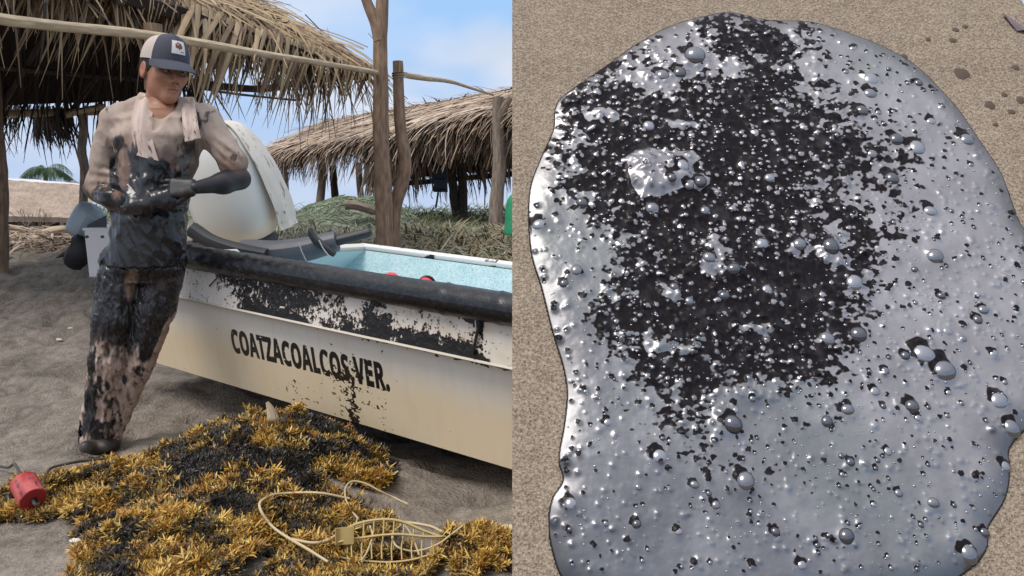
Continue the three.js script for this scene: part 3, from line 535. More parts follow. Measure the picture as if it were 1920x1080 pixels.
const join = (k, list) => (x, y, z) => { let d = 9; for (const f of list) d = smin(d, f(x, y, z), k); return d; };
// a trunk given by cross sections [y, centre x, centre z, half width, half depth]
function trunk(rows) {
  rows = rows.slice().sort((a, b) => a[0] - b[0]);
  return (x, y, z) => {
    let i = 0; while (i < rows.length - 2 && y > rows[i + 1][0]) i++;
    const A = rows[i], B = rows[i + 1], t = smooth(0, 1, clamp((y - A[0]) / (B[0] - A[0]))), cx = lerp(A[1], B[1], t), cz = lerp(A[2], B[2], t), a = lerp(A[3], B[3], t), b = lerp(A[4], B[4], t);
    const q = Math.sqrt(((x - cx) / a) ** 2 + ((z - cz) / b) ** 2), d = (q - 1) * Math.min(a, b), over = Math.max(rows[0][0] - y, y - rows[rows.length - 1][0]);
    return Math.max(d, over);
  };
}
// a hand: wrist, way the fingers point, way the palm faces, side of the thumb (+1 / -1 along fingers x palm), bend of the fingers
function hand(w, F, N, side, bends, size = 1) {
  F = F.clone().normalize(); N = N.clone().addScaledVector(F, -N.dot(F)).normalize(); const S = F.clone().cross(N).normalize().multiplyScalar(side), at = (f, s, n) => w.clone().addScaledVector(F, f * size).addScaledVector(S, s * size).addScaledVector(N, n * size);
  const palm = [], fingers = [];
  for (const s of [-0.026, -0.009, 0.009, 0.027]) palm.push(limb(at(0.012, s * 0.75, 0), at(0.085, s * 1.05, 0), 0.017 * size, 0.013 * size));
  const len = [0.062, 0.074, 0.08, 0.072];
  len.forEach((l, i) => {
    const s = [-0.031, -0.0105, 0.0105, 0.031][i]; let p = at(0.083, s, 0), a = bends[0] * (1 + 0.12 * (i - 1.5)), ch = [];
    [0.45, 0.31, 0.24].forEach((k, j) => { const q = p.clone().addScaledVector(F, Math.cos(a) * l * k * size).addScaledVector(N, Math.sin(a) * l * k * size).addScaledVector(S, s * 0.05); ch.push(limb(p, q, (0.0098 - j * 0.0009) * size, (0.0092 - j * 0.001) * size)); p = q; a += bends[1] * (1 + 0.1 * i); });
    fingers.push(join(0.004, ch));
  });
  const t0 = at(0.025, 0.026, 0.006), t1 = at(0.062, 0.052, 0.018), t2 = at(0.095, 0.055, 0.026);
  fingers.push(join(0.006, [limb(t0, t1, 0.014 * size, 0.0115 * size), limb(t1, t2, 0.011 * size, 0.0088 * size)]));
  const P0 = join(0.014, palm), all = (x, y, z) => { let d = P0(x, y, z); for (const f of fingers) d = smin(d, f(x, y, z), 0.0035); return d; };
  const c = at(0.085, 0, 0.02), R = 0.125 * size; return { f: all, lo: V(c.x - R, c.y - R, c.z - R), hi: V(c.x + R, c.y + R, c.z + R) };
}
const headPlace = (c, yaw, pitch, roll) => new THREE.Matrix4().makeRotationFromEuler(new THREE.Euler(pitch, yaw, roll, 'YXZ')).setPosition(c);
function headShape() {
  const skull = egg(V(0, 0.03, -0.012), 0.076, 0.10, 0.095), face = egg(V(0, -0.035, 0.03), 0.056, 0.088, 0.064), chin = egg(V(0, -0.102, 0.068), 0.022, 0.018, 0.019);
  const base = join(0.03, [skull, face, chin, egg(V(0.040, -0.052, 0.012), 0.019, 0.028, 0.026), egg(V(-0.040, -0.052, 0.012), 0.019, 0.028, 0.026), egg(V(0.040, -0.020, 0.066), 0.022, 0.018, 0.018), egg(V(-0.040, -0.020, 0.066), 0.022, 0.018, 0.018), limb(V(-0.036, 0.020, 0.079), V(0.036, 0.020, 0.079), 0.0115, 0.0115)]);
  const nose = join(0.010, [limb(V(0, 0.008, 0.090), V(0, -0.031, 0.113), 0.0078, 0.0115), egg(V(0.012, -0.038, 0.097), 0.009, 0.008, 0.011), egg(V(-0.012, -0.038, 0.097), 0.009, 0.008, 0.011)]);
  const lips = join(0.003, [limb(V(-0.020, -0.0665, 0.083), V(0, -0.064, 0.0945), 0.0045, 0.0065), limb(V(0.020, -0.0665, 0.083), V(0, -0.064, 0.0945), 0.0045, 0.0065), limb(V(-0.016, -0.0755, 0.083), V(0, -0.0775, 0.092), 0.005, 0.0075), limb(V(0.016, -0.0755, 0.083), V(0, -0.0775, 0.092), 0.005, 0.0075)]);
  const ears = [-1, 1].map((s) => { const o = egg(V(s * 0.080, -0.004, -0.014), 0.010, 0.032, 0.021), cut = egg(V(s * 0.091, 0.0, -0.008), 0.008, 0.021, 0.013); return (x, y, z) => smax(o(x, y, z), -cut(x, y, z), 0.006); });
  const sock = [-1, 1].map((s) => egg(V(s * 0.032, 0.002, 0.096), 0.018, 0.011, 0.02)), lids = [-1, 1].map((s) => egg(V(s * 0.031, 0.002, 0.0755), 0.0145, 0.0125, 0.0125)), slit = [-1, 1].map((s) => egg(V(s * 0.032, 0.0005, 0.092), 0.0112, 0.0034, 0.012));
  const neck = limb(V(0, -0.06, -0.022), V(0, -0.19, -0.05), 0.045, 0.056);
  return (x, y, z) => {
    let d = base(x, y, z); d = smin(d, nose(x, y, z), 0.012); for (const s of sock) d = smax(d, -s(x, y, z), 0.014); for (const l of lids) d = smin(d, l(x, y, z), 0.003); for (const s of slit) d = smax(d, -s(x, y, z), 0.002);
    d = smin(d, lips(x, y, z), 0.006); for (const e of ears) d = smin(d, e(x, y, z), 0.008); return smin(d, neck(x, y, z), 0.025);
  };
}
const HEAD = headShape();
function headGeometry(skin) {
  return surface(HEAD, V(-0.11, -0.17, -0.13), V(0.11, 0.15, 0.135), 0.0028, (x, y, z) => {
    let c = skin.slice(); const n = fbm(x * 40, y * 40, z * 40, 3); c = mix3(c, [c[0] * 0.8, c[1] * 0.72, c[2] * 0.68], clamp(0.4 + n));
    const lip = Math.exp(-((((Math.abs(x)) / 0.021) ** 4) + ((y + 0.070) / 0.009) ** 2)) * smooth(0.07, 0.082, z); c = mix3(c, [skin[0] * 0.78, skin[1] * 0.55, skin[2] * 0.55], lip * 0.9);
    if (z > 0.07) { c = mix3(c, [0.03, 0.012, 0.01], 0.9 * Math.exp(-(((y + 0.0705 + 4 * x * x) / 0.0016) ** 2)) * (1 - smooth(0.019, 0.023, Math.abs(x))));
      const ax = Math.abs(x), br = Math.exp(-(((y - 0.0235 + 0.35 * Math.max(0, ax - 0.038)) / 0.0042) ** 2)) * smooth(0.010, 0.016, ax) * (1 - smooth(0.045, 0.054, ax)); c = mix3(c, [0.018, 0.012, 0.01], br * 0.92);
      const lash = Math.exp(-(((y - 0.0055 + 4 * (ax - 0.031) ** 2 * 9) / 0.002) ** 2)) * (1 - smooth(0.012, 0.016, Math.abs(ax - 0.032))); c = mix3(c, [0.02, 0.012, 0.01], lash * 0.8); }
    const nostril = Math.exp(-(((Math.abs(x) - 0.008) / 0.004) ** 2) - ((y + 0.0455) / 0.003) ** 2) * smooth(0.09, 0.1, z); c = mix3(c, [0.03, 0.014, 0.01], nostril);
    c = mix3(c, [skin[0] * 1.1, skin[1] * 0.75, skin[2] * 0.75], 0.5 * smooth(0.076, 0.084, Math.abs(x)) * (y > -0.05 ? 1 : 0));
    const fuzz = Math.exp(-(((y + 0.058) / 0.006) ** 2)) * (1 - smooth(0.02, 0.03, Math.abs(x))) * smooth(0.08, 0.088, z); c = mix3(c, [0.06, 0.04, 0.035], 0.25 * fuzz);
    return c;
  });
}
function eyes(root, mtx) {
  for (const s of [-1, 1]) {
    const pos = new THREE.SphereGeometry(0.0122, 24, 18).rotateX(Math.PI / 2), n = pos.attributes.position.count, col = []; const p = pos.attributes.position;
    for (let i = 0; i < n; i++) { const d = Math.hypot(p.getX(i) - 0.0035, p.getY(i)), f = p.getZ(i) > 0 ? d : 1; col.push(...(f < 0.0024 ? [0.005, 0.004, 0.004] : f < 0.0056 ? [0.035, 0.016, 0.008] : [0.30, 0.27, 0.25])); }
    pos.setAttribute('color', new THREE.Float32BufferAttribute(col, 3)); pos.translate(s * 0.031, 0.001, 0.0755); pos.applyMatrix4(mtx); part('eye', pos, mat(1, 1, 1, 0.15, { vertexColors: true }), root);
  }
}

// ---------------------------------------------------------------- the man
{
  const D = 3.24, A = (px, py, dz = 0) => P(px, py, D - dz), base = V(A(184, 840).x, groundY(A(184, 840).x, -D), -D + 0.02);
  const man = thing('person', 'man in navy and beige cap and oil smeared tan clothes leaning on the boat', 'person', base);
  const skin = [0.40, 0.195, 0.120], tarC = [0.016, 0.015, 0.017], tan = [0.45, 0.355, 0.30];
  const N3 = (x, y, z, f, n = 3, s = 0) => fbm(x * f + s, y * f, z * f, n);
  // joints
  const J = { shR: A(214, 226, -0.02), elR: A(190, 350, -0.05), wrR: A(232, 377, 0.13), shL: A(388, 228, -0.02), elL: A(450, 336, 0.0), wrL: A(366, 352, 0.145), neck: A(304, 205, -0.01),
    hipR: A(242, 468, -0.01), hipL: A(306, 468, -0.02), knR: A(209, 646, 0.03), knL: A(267, 650, -0.01), anR: A(182, 815, 0.0), anL: A(206, 822, -0.07) };
  // ---- body: one skin from head to feet
  const headM = headPlace(A(308, 135, 0.0), 0.86, 0.10, -0.05).multiply(new THREE.Matrix4().makeScale(0.99, 1.04, 1.03));
  const core = trunk([[A(0, 205).y, A(303, 0).x, -D, 0.065, 0.062], [A(0, 222).y, A(302, 0).x, -D - 0.005, 0.12, 0.075], [A(0, 262).y, A(300, 0).x, -D, 0.15, 0.10], [A(0, 330).y, A(288, 0).x, -D, 0.120, 0.092], [A(0, 400).y, A(282, 0).x, -D, 0.116, 0.088], [A(0, 470).y, A(275, 0).x, -D - 0.01, 0.118, 0.09]]);
  const limbs = [limb(J.shR, J.elR, 0.042, 0.036), limb(J.elR, J.wrR, 0.037, 0.025), limb(J.shL, J.elL, 0.042, 0.037), limb(J.elL, A(420, 343, 0.05), 0.037, 0.040), limb(A(420, 343, 0.05), J.wrL, 0.040, 0.025), limb(J.neck, A(304, 172, -0.02), 0.060, 0.047), limb(J.hipR, J.knR, 0.060, 0.044), limb(J.hipL, J.knL, 0.058, 0.042), limb(J.knR, J.anR, 0.044, 0.030), limb(J.knL, J.anL, 0.042, 0.028)];
  const feet = [limb(J.anR, A(181, 832, 0.0), 0.036, 0.034), limb(A(181, 836, -0.01), A(160, 838, 0.12), 0.034, 0.024), limb(J.anL, A(206, 834, -0.07), 0.036, 0.034), limb(A(206, 834, -0.09), A(196, 838, 0.05), 0.034, 0.024)];
  const bodyF = join(0.03, [core, ...limbs, ...feet]);
  const armOil = (x, y, z) => { const [px, py] = toPx(V(x, y, z)); let k = 0; if (px > 320) k = Math.max(k, smooth(286, 306, py + 25 * N3(x, y, z, 18))); k = Math.max(k, px < 330 ? smooth(352, 372, py + 24 * N3(x, y, z, 16)) : 0); return k; };
  const bodyCol = (x, y, z) => { const k = armOil(x, y, z), [px, py] = toPx(V(x, y, z)); let c = mix3(skin, [skin[0] * 0.75, skin[1] * 0.66, skin[2] * 0.6], clamp(0.4 + N3(x, y, z, 20))); const rub = 0.55 * Math.exp(-(((px - 452) / 16) ** 2 + ((py - 314) / 13) ** 2)) + 0.25 * smooth(0.1, 0.3, N3(x, y, z, 24, 3, 4)); c = mix3(c, mix3(tarC, [0.12, 0.045, 0.035], rub), k); if (py > 700) c = mix3([0.10, 0.085, 0.07], [0.03, 0.027, 0.025], clamp(0.5 + 2 * N3(x, y, z, 25))); return c; };
  const bodyG = surface(bodyF, V(A(150, 0).x, -0.03, -D - 0.22), V(A(480, 0).x, A(0, 170).y, -D + 0.26), 0.009, bodyCol);
  const pieces = [bodyG]; { const h = headGeometry(skin); h.applyMatrix4(headM); pieces.push(h); }
  const handCol = (x, y, z) => mix3(tarC, [0.06, 0.04, 0.034], 0.7 * smooth(0.05, 0.3, N3(x, y, z, 40, 3, 2)));
  for (const h of [hand(J.wrL, V(-0.95, -0.02, 0.10), V(-0.12, -0.35, -0.9), 1, [0.25, 0.30], 1.0), hand(J.wrR, V(0.93, -0.10, 0.32), V(0.15, 0.30, -0.95), -1, [0.5, 0.6], 1.0)]) pieces.push(surface(h.f, h.lo, h.hi, 0.0032, handCol));
  const skinM = mat(1, 1, 1, 0.5, { vertexColors: true });
  part('body', mergeGeometries(pieces.map((g) => { g.deleteAttribute('uv'); return g; })), skinM, man);
  eyes(man, headM);
  // ---- shirt
  const fold = (x, y, z) => { const w = 0.5 * N3(x, y, z, 6, 2, 9), a = (x * 0.55 + y * 0.35) * 32 + w * 9; const ridge = 1 - Math.abs(N3(x * 1.4 + y * 0.5, y * 0.55, z * 1.2, 11, 2, 4)) * 2.8; const [px, py] = toPx(V(x, y, z)), cuff = Math.exp(-(((px - 425) / 26) ** 2 + ((py - 285) / 26) ** 2)) + Math.exp(-(((px - 195) / 24) ** 2 + ((py - 345) / 30) ** 2)); return 0.0085 * ridge + 0.005 * cuff * Math.sin((x * (px > 300 ? 0.75 : 0.15) + y) * 150 + 6 * w) + 0.004 * Math.sin(a) * smooth(-0.1, 0.3, N3(x, y, z, 5, 1, 2)) + 0.0012 * N3(x, y, z, 70, 2); };
  const shTorso = trunk([[A(0, 192).y, A(303, 0).x, -D - 0.02, 0.062, 0.06], [A(0, 205).y, A(302, 0).x, -D - 0.015, 0.095, 0.074], [A(0, 226).y, A(302, 0).x, -D - 0.008, 0.160, 0.095], [A(0, 260).y, A(300, 0).x, -D, 0.178, 0.125], [A(0, 300).y, A(294, 0).x, -D, 0.156, 0.122], [A(0, 350).y, A(284, 0).x, -D, 0.141, 0.116], [A(0, 395).y, A(281, 0).x, -D, 0.139, 0.114], [A(0, 440).y, A(279, 0).x, -D, 0.142, 0.114], [A(0, 494).y, A(271, 0).x, -D + 0.004, 0.146, 0.113]]);
  const cuffR = A(212, 372, 0.06), cuffL = A(437, 306, -0.004);
  const sleeves = join(0.035, [limb(A(288, 193, -0.03), A(224, 222, -0.02), 0.042, 0.050), limb(A(320, 195, -0.03), A(380, 222, -0.02), 0.040, 0.050), limb(J.shR, J.elR, 0.056, 0.051), limb(J.elR, cuffR, 0.051, 0.043), limb(J.shL, cuffL, 0.055, 0.052)]);
  const neckHole = egg(A(300, 194, 0.03), 0.062, 0.07, 0.085), vHole = limb(A(299, 203, 0.09), A(291, 240, 0.118), 0.045, 0.012);
  // pulled cloth: ridges that run from the chest down to the hands that wring the hem
  const pull = (x, y, z) => { const [px, py] = toPx(V(x, y, z)); const dx = px - 262, dy = py - 392, r = Math.hypot(dx, dy), a = Math.atan2(dx, -dy); return z > -D ? 0.012 * Math.sin(a * 7.5 + 0.8 + 3.2 * N3(x, y, z, 7, 2, 3)) * (0.4 + 1.4 * Math.abs(N3(x, y, z, 5, 1, 7)) * 2) * smooth(20, 60, r) * (1 - smooth(100, 175, r)) * smooth(-1.3, -0.9, a) * (1 - smooth(0.9, 1.3, a)) : 0; };
  const knot = join(0.02, [egg(A(262, 388, 0.16), 0.06, 0.028, 0.03), egg(A(300, 376, 0.15), 0.06, 0.04, 0.035), limb(A(238, 320, 0.10), A(258, 384, 0.155), 0.03, 0.024), limb(A(285, 315, 0.11), A(275, 384, 0.155), 0.03, 0.024)]);
  const belt = (x, y, z) => 0.006 * Math.exp(-(((toPx(V(x, y, z))[1] - 398 + 5 * Math.sin(x * 30)) / 7) ** 2));
  const shirtF = (x, y, z) => { let d = smin(shTorso(x, y, z), sleeves(x, y, z), 0.035); d = smin(d, knot(x, y, z), 0.03); if (d > 0.04) return d; d += -fold(x, y, z) - pull(x, y, z) + belt(x, y, z); d = smax(d, -neckHole(x, y, z), 0.012); return smax(d, -vHole(x, y, z), 0.008); };
  const oilShirt = (x, y, z) => {
    const [px, py] = toPx(V(x, y, z)), n = 42 * N3(x * 1.3, y * 0.8, z, 13, 4, 3) + 30 * N3(x * 1.3, y * 0.7, z, 45, 3, 1), q = py + n;
    let line = 300; // below this line the shirt is soaked
    if (px < 205) line = 352; else if (px < 232) line = lerp(300, 262, (px - 205) / 27); else if (px < 290) line = lerp(268, 296, (px - 232) / 58); else if (px < 320) line = lerp(296, 318, (px - 290) / 30); else if (px < 352) line = 326; else if (px < 375) line = 350; else line = 420;
    let k = smooth(-10, 8, q - line);
    k = Math.max(k, smooth(0.5, 0.75, Math.exp(-(((px - 222) / 15) ** 2 + ((py - 268) / 30) ** 2)) + 0.012 * n));          // dark armpit smear
    k = Math.max(k, 0.85 * smooth(0.45, 0.6, 0.9 * Math.exp(-(((px - 345) / 24) ** 2 + ((py - 292) / 34) ** 2)) + 0.022 * n)); // blotches on the chest
    k = Math.max(k, 0.9 * smooth(0.55, 0.7, 0.7 * Math.exp(-(((px - 372) / 22) ** 2 + ((py - 235) / 24) ** 2)) + 0.03 * n));
    k = Math.max(k, 0.9 * smooth(0.5, 0.62, 0.62 * Math.exp(-(((px - 440) / 14) ** 2 + ((py - 296) / 10) ** 2)) + 0.03 * n));
    k *= 1 - 0.8 * smooth(0.35, 0.6, Math.exp(-(((px - 232) / 13) ** 2 + ((py - 315) / 42) ** 2)) + 0.008 * n) * (z > -D ? 1 : 0);    // a rubbed pink patch
    k *= 1 - 0.85 * smooth(0.3, 0.6, Math.exp(-(((px - 364) / 10) ** 2 + ((py - 330) / 40) ** 2)) + 0.01 * n);
    return clamp(k);
  };
  const shirtCol = (x, y, z) => { const [px, py] = toPx(V(x, y, z)), k = oilShirt(x, y, z), n = N3(x, y, z, 20, 3, 5); let c = mix3(tan, [tan[0] * 0.72, tan[1] * 0.66, tan[2] * 0.62], clamp(0.32 + n * 1.1)); c = mix3(c, [0.24, 0.14, 0.10], clamp(0.85 * smooth(250, 330, py + 60 * n) * smooth(205, 225, px) + 0.7 * smooth(310, 372, py) * (px < 230 ? 1 : 0) * 0.9)); c = mix3(c, [0.30, 0.17, 0.14], 0.5 * Math.exp(-(((px - 232) / 16) ** 2 + ((py - 315) / 42) ** 2)));
    { const nn = 42 * N3(x * 1.3, y * 0.8, z, 13, 4, 3); c = mix3(c, [0.13, 0.088, 0.07], 0.75 * smooth(-55, 25, py + 1.5 * nn - (px < 232 ? 330 : 285)) * (px < 372 ? 1 : 0) * (px < 205 ? 0.55 : 1)); }
    const tarMix = mix3(tarC, [0.06, 0.05, 0.047], smooth(0.05, 0.4, N3(x, y, z, 30, 3, 7)) * (py > 400 ? 0.35 : 0.5)); c = mix3(c, tarMix, k); if (py > 400 && px > 325) c = mix3(c, [0.11, 0.08, 0.066], 0.5 * smooth(330, 352, px + 30 * n)); return c; };
  // split by what lies on the cloth: dry cloth, and cloth soaked with glossy oil
  const splitOil = (g, oil) => { const p = g.attributes.position, dry = [], wet = [], ix = g.index.array; for (let i = 0; i < ix.length; i += 3) { let s = 0; for (let q = 0; q < 3; q++) s += oil(p.getX(ix[i + q]), p.getY(ix[i + q]), p.getZ(ix[i + q])); (s > 1.5 ? wet : dry).push(ix[i], ix[i + 1], ix[i + 2]); } return [dry, wet].map((list) => { const o = new THREE.BufferGeometry(), map = new Map(), idx = [], a = { position: [], normal: [], color: [] }; for (const v of list) { if (!map.has(v)) { map.set(v, map.size); for (const k in a) for (let q = 0; q < 3; q++) a[k].push(g.attributes[k].array[v * 3 + q]); } idx.push(map.get(v)); } for (const k in a) o.setAttribute(k, new THREE.Float32BufferAttribute(a[k], 3)); o.setIndex(idx); return o; }); };
  const cloth = mat(1, 1, 1, 0.9, { vertexColors: true }), soaked = mat(1, 1, 1, 0.21, { vertexColors: true });
  {
    const g = surface(shirtF, V(A(140, 0).x, A(0, 505).y, -D - 0.2), V(A(470, 0).x, A(0, 180).y, -D + 0.25), 0.0055, shirtCol), [dry, wet] = splitOil(g, oilShirt);
    const s = part('shirt', dry, cloth, man); part('oil_stain', wet, soaked, s).userData.label = 'black oil soaked into the front of the shirt';
  }
  // ---- trousers
  const lg = (a, b, ra, rb, sz = 0.95) => limb(a, b, ra, rb, sz);
  const trF0 = join(0.014, [trunk([[A(0, 432).y, A(280, 0).x, -D, 0.125, 0.098], [A(0, 455).y, A(277, 0).x, -D, 0.132, 0.104], [A(0, 500).y, A(269, 0).x, -D, 0.138, 0.105], [A(0, 525).y, A(265, 0).x, -D, 0.11, 0.07]]),
    lg(A(229, 492, 0.0), A(213, 600, 0.03), 0.080, 0.072), lg(A(213, 600, 0.03), A(201, 680, 0.03), 0.072, 0.062), lg(A(201, 680, 0.03), A(185, 775, 0.0), 0.062, 0.050), lg(A(185, 775, 0.0), A(176, 822, 0.01), 0.050, 0.045),
    lg(A(311, 492, -0.02), A(291, 580, -0.01), 0.076, 0.070), lg(A(291, 580, -0.01), A(258, 680, -0.02), 0.070, 0.058), lg(A(258, 680, -0.02), A(217, 780, -0.06), 0.058, 0.043), lg(A(217, 780, -0.06), A(201, 832, -0.07), 0.043, 0.036)]);
  const trFold = (x, y, z) => { const [, py] = toPx(V(x, y, z)); const a = N3(x * 1.9 + y * 0.35, y * 0.42 - x * 0.5, z * 1.5, 14, 3, 6), b = N3(x * 1.5, y * 0.8, z * 1.4, 24, 3, 2), low = smooth(680, 780, py); const wr = (1 - Math.abs(N3(x * 1.4 + y * 0.4, y * 0.6, z, 34, 2, 3)) * 3.2) * (1 - 0.5 * low); return 0.0042 * wr + 0.011 * (1 - Math.abs(a) * 3) * (0.6 + 0.4 * low) + 0.006 * b + 0.004 * Math.sin(x * 120 + y * 18 + 10 * a) * low - 0.008 * Math.exp(-(((py - 500 - 6 * a * 4) / 5) ** 2)); };
  const trF = (x, y, z) => { const d = trF0(x, y, z); return d > 0.05 ? d : Math.max(d - trFold(x, y, z), 0.004 - y + 0.0); };
  const oilTr = (x, y, z) => { const [px, py] = toPx(V(x, y, z)), n = N3(x * 1.7, y * 0.5, z * 1.3, 14, 4, 2), m = N3(x * 1.4, y * 0.45, z, 48, 2, 3);
    let k = 1 - smooth(-12, 14, py - lerp(648, 672, smooth(180, 300, px)) + 70 * n + 20 * m);
    k = Math.max(k, smooth(0.46, 0.58, 0.365 + 0.6 * n + 0.5 * m + 0.25 * Math.exp(-(((px - 168 - (py - 700) * 0.06) / 14) ** 2)) + 0.18 * smooth(740, 830, py) * (px < 205 ? 1 : 0)));
    k *= 1 - 0.6 * smooth(0.35, 0.85, 1.05 * Math.exp(-(((px - 245 - (530 - py) * 0.12) / 15) ** 2 + ((py - 530) / 36) ** 2)) + 0.5 * n) * (z > -D ? 1 : 0);
    k *= 1 - 0.9 * smooth(0.42, 0.6, 0.85 * smooth(0, 12, px - (322 - (py - 560) * 0.42)) * smooth(560, 610, py) + 0.6 * n);
    return clamp(k); };
  const trCol = (x, y, z) => { const [px, py] = toPx(V(x, y, z)), k = oilTr(x, y, z), n = N3(x, y, z, 18, 4, 4), m = N3(x * 1.9 + y * 0.2, y * 0.35, z, 34, 3, 8); let c = mix3([0.50, 0.38, 0.31], [0.24, 0.155, 0.12], clamp(0.25 + 1.2 * n + 1.0 * Math.max(0, m) + (py < 640 && px < 280 ? 0.35 : 0))); c = mix3(c, [0.30, 0.19, 0.11], 0.8 * Math.exp(-(((px - 248) / 16) ** 2 + ((py - 525) / 36) ** 2))); c = mix3(c, [0.10, 0.06, 0.05], 0.8 * smooth(0.12, 0.28, m) * smooth(640, 680, py));
    const grey = mix3(tarC, [0.05, 0.046, 0.046], smooth(-0.05, 0.3, N3(x, y, z, 26, 3, 1)) * 0.7); return mix3(c, mix3(grey, [0.14, 0.10, 0.082], 0.6 * smooth(0.1, 0.3, n) * smooth(300, 345, px + 40 * n)), k); };
  {
    const g = surface(trF, V(A(120, 0).x, -0.02, -D - 0.2), V(A(375, 0).x, A(0, 425).y, -D + 0.18), 0.0055, trCol), [dry, wet] = splitOil(g, oilTr);
    const s = part('trousers', dry, cloth, man); part('oil_stain', wet, soaked, s).userData.label = 'black oil caked over the thighs of the trousers';
  }
  // ---- hair, cap, towel
  const inv = headM.clone().invert();
  const skullShape = join(0.03, [egg(V(0, 0.03, -0.012), 0.080, 0.103, 0.100)]);
  const hairF = (x, y, z) => { let d = skullShape(x, y, z) - 0.001 + 0.002 * noise(x * 90, y * 30, z * 90); d = Math.max(d, -0.05 - y + 1.0 * Math.max(0, z + 0.03), z - 0.048 + 0.5 * Math.max(0, 0.02 - y), y - 0.075); return d; };
  { const g = surface(hairF, V(-0.1, -0.06, -0.13), V(0.1, 0.09, 0.09), 0.003); g.applyMatrix4(headM); part('hair', g, mat(0.012, 0.009, 0.008, 0.5), man); }
  {
    const cap = new THREE.Group(); cap.name = 'cap'; man.add(cap); const capM = headM.clone().multiply(new THREE.Matrix4().makeRotationX(0.06).setPosition(0, 0.038, -0.004));
    const dome = (a0, a1, e0, e1, off, n = 24, m = 18) => slab(n, m, (i, j) => { const a = lerp(a0, a1, i), e = lerp(e0, e1, j), c = Math.pow(Math.cos(e), 0.66), fr = Math.max(0, Math.cos(a)); return V(Math.sin(a) * c * (0.0885 + off), Math.pow(Math.sin(e), 0.9) * (0.102 + off) + 0.010 * fr * Math.sin(e), Math.cos(a) * c * (0.109 + off)); }, 0.0022, (i, j) => [i * 6, j * 3]);
    const add = (name, g, m) => { g.applyMatrix4(capM); return part(name, g, m, cap); };
    const meshTex = texture(128, 128, (u, v) => { const k = (Math.sin(u * 6.2832 * 14) * Math.sin(v * 6.2832 * 14)) > 0.35 ? 0.72 : 1; return encs([0.56 * k, 0.47 * k, 0.42 * k]); }), navyTex = texture(128, 128, (u, v) => { const n = tile(u, v, 40, 3, 2) * 0.5 + 0.12 * tile(u, v, 6, 2, 3) ; const w = 1 + 0.9 * Math.max(0, tile(u, v, 5, 3, 9)); return encs([0.055 * w * (1 + n), 0.059 * (1 + n), 0.080 * (1 + n)]); });
    const navy = new THREE.MeshStandardMaterial({ map: navyTex, roughness: 0.85, side: THREE.DoubleSide }), beige = new THREE.MeshStandardMaterial({ map: meshTex, roughness: 0.9, side: THREE.DoubleSide });
    add('front_panel', dome(-1.12, 1.12, 0.0, 1.53, 0.0005), navy); add('back_panel', dome(1.12, 2 * Math.PI - 1.12, 0.02, 1.53, 0), beige);
    for (const s of [-1, 1]) add('seam', tube(Array.from({ length: 14 }, (_, k) => { const e = k / 13 * 1.45, c = Math.pow(Math.cos(e), 0.66); return V(Math.sin(s * 1.12) * c * 0.0898, Math.pow(Math.sin(e), 0.9) * 0.103, Math.cos(1.12) * c * 0.1104); }), 0.0022, 6), mat(0.60, 0.52, 0.48, 0.8));
    add('seam', tube(Array.from({ length: 16 }, (_, k) => { const e = 0.9 + k / 15 * 0.62, c = Math.pow(Math.cos(e), 0.66); return V(0, Math.pow(Math.sin(e), 0.9) * 0.103 + 0.0115 * Math.sin(e), c * 0.1105); }), 0.0014, 6), navy);
    add('button', new THREE.SphereGeometry(0.008, 12, 8).translate(0, 0.104, 0), navy);
    // brim
    add('brim', slab(28, 10, (i, j) => { const a = lerp(-1.18, 1.18, i), out = Math.pow(Math.max(0, Math.cos(a * 1.28)), 0.6), r0 = 1, x = Math.sin(a) * 0.088 * (1 + 0.06 * j), z = Math.cos(a) * 0.109 + j * 0.082 * out; return V(x, 0.004 - 0.016 * (x / 0.09) ** 2 * (0.5 + j) - 0.024 * j * j * out - 0.010 * j * out, z); }, 0.004, (i, j) => [i * 4, j]), navy);
    add('sweatband', dome(0, 2 * Math.PI, 0.0, 0.14, -0.003, 40, 3), mat(0.03, 0.03, 0.045, 0.9));
    // the patch: a white rectangle with a brown print
    const patchTex = texture(128, 160, (u, v) => { const e = Math.min(u, 1 - u, v, 1 - v); if (e < 0.04) return encs([0.35, 0.33, 0.33]); const q = ((u - 0.50) / 0.24) ** 2 + ((v - 0.58) / 0.27) ** 2, n = fbm(u * 6, v * 6, 2, 3); let c = [0.68, 0.65, 0.62]; if (q + n < 1) c = mix3([0.22, 0.08, 0.055], [0.10, 0.055, 0.045], clamp(0.5 + 2 * fbm(u * 12, v * 12, 7, 2))); if (((u - 0.45) / 0.09) ** 2 + ((v - 0.68) / 0.08) ** 2 < 1) c = [0.55, 0.26, 0.18]; if (v < 0.20 && u > 0.62 && u < 0.88 && v > 0.13) c = [0.18, 0.17, 0.2]; return encs(c); }, true, false);
    add('patch', slab(8, 8, (i, j) => { const a = lerp(-0.34, 0.34, i), e = lerp(0.26, 0.80, j), c = Math.pow(Math.cos(e), 0.66); return V(Math.sin(a) * c * 0.0915, Math.pow(Math.sin(e), 0.9) * 0.105 + 0.0105 * Math.cos(a) * Math.sin(e), Math.cos(a) * c * 0.112); }, 0.001), new THREE.MeshStandardMaterial({ map: patchTex, roughness: 0.8, side: THREE.DoubleSide }));
  }
  const ribbon = (pts, widths, wd, seed) => { const c = new THREE.CatmullRomCurve3(pts); return slab(30, 8, (i, j) => { const p = c.getPoint(i), w = lerp(widths[0], widths[1], Math.sin(i * Math.PI * 0.5)), k = j - 0.5; return p.addScaledVector(wd(i), k * w).add(V(0, 0, 0.010 * Math.sin(j * 9 + i * 3 + seed) * 0.7 + 0.006 * fbm(i * 5, j * 3, seed, 2) - 0.010 * k * k * 4)); }, 0.004); };
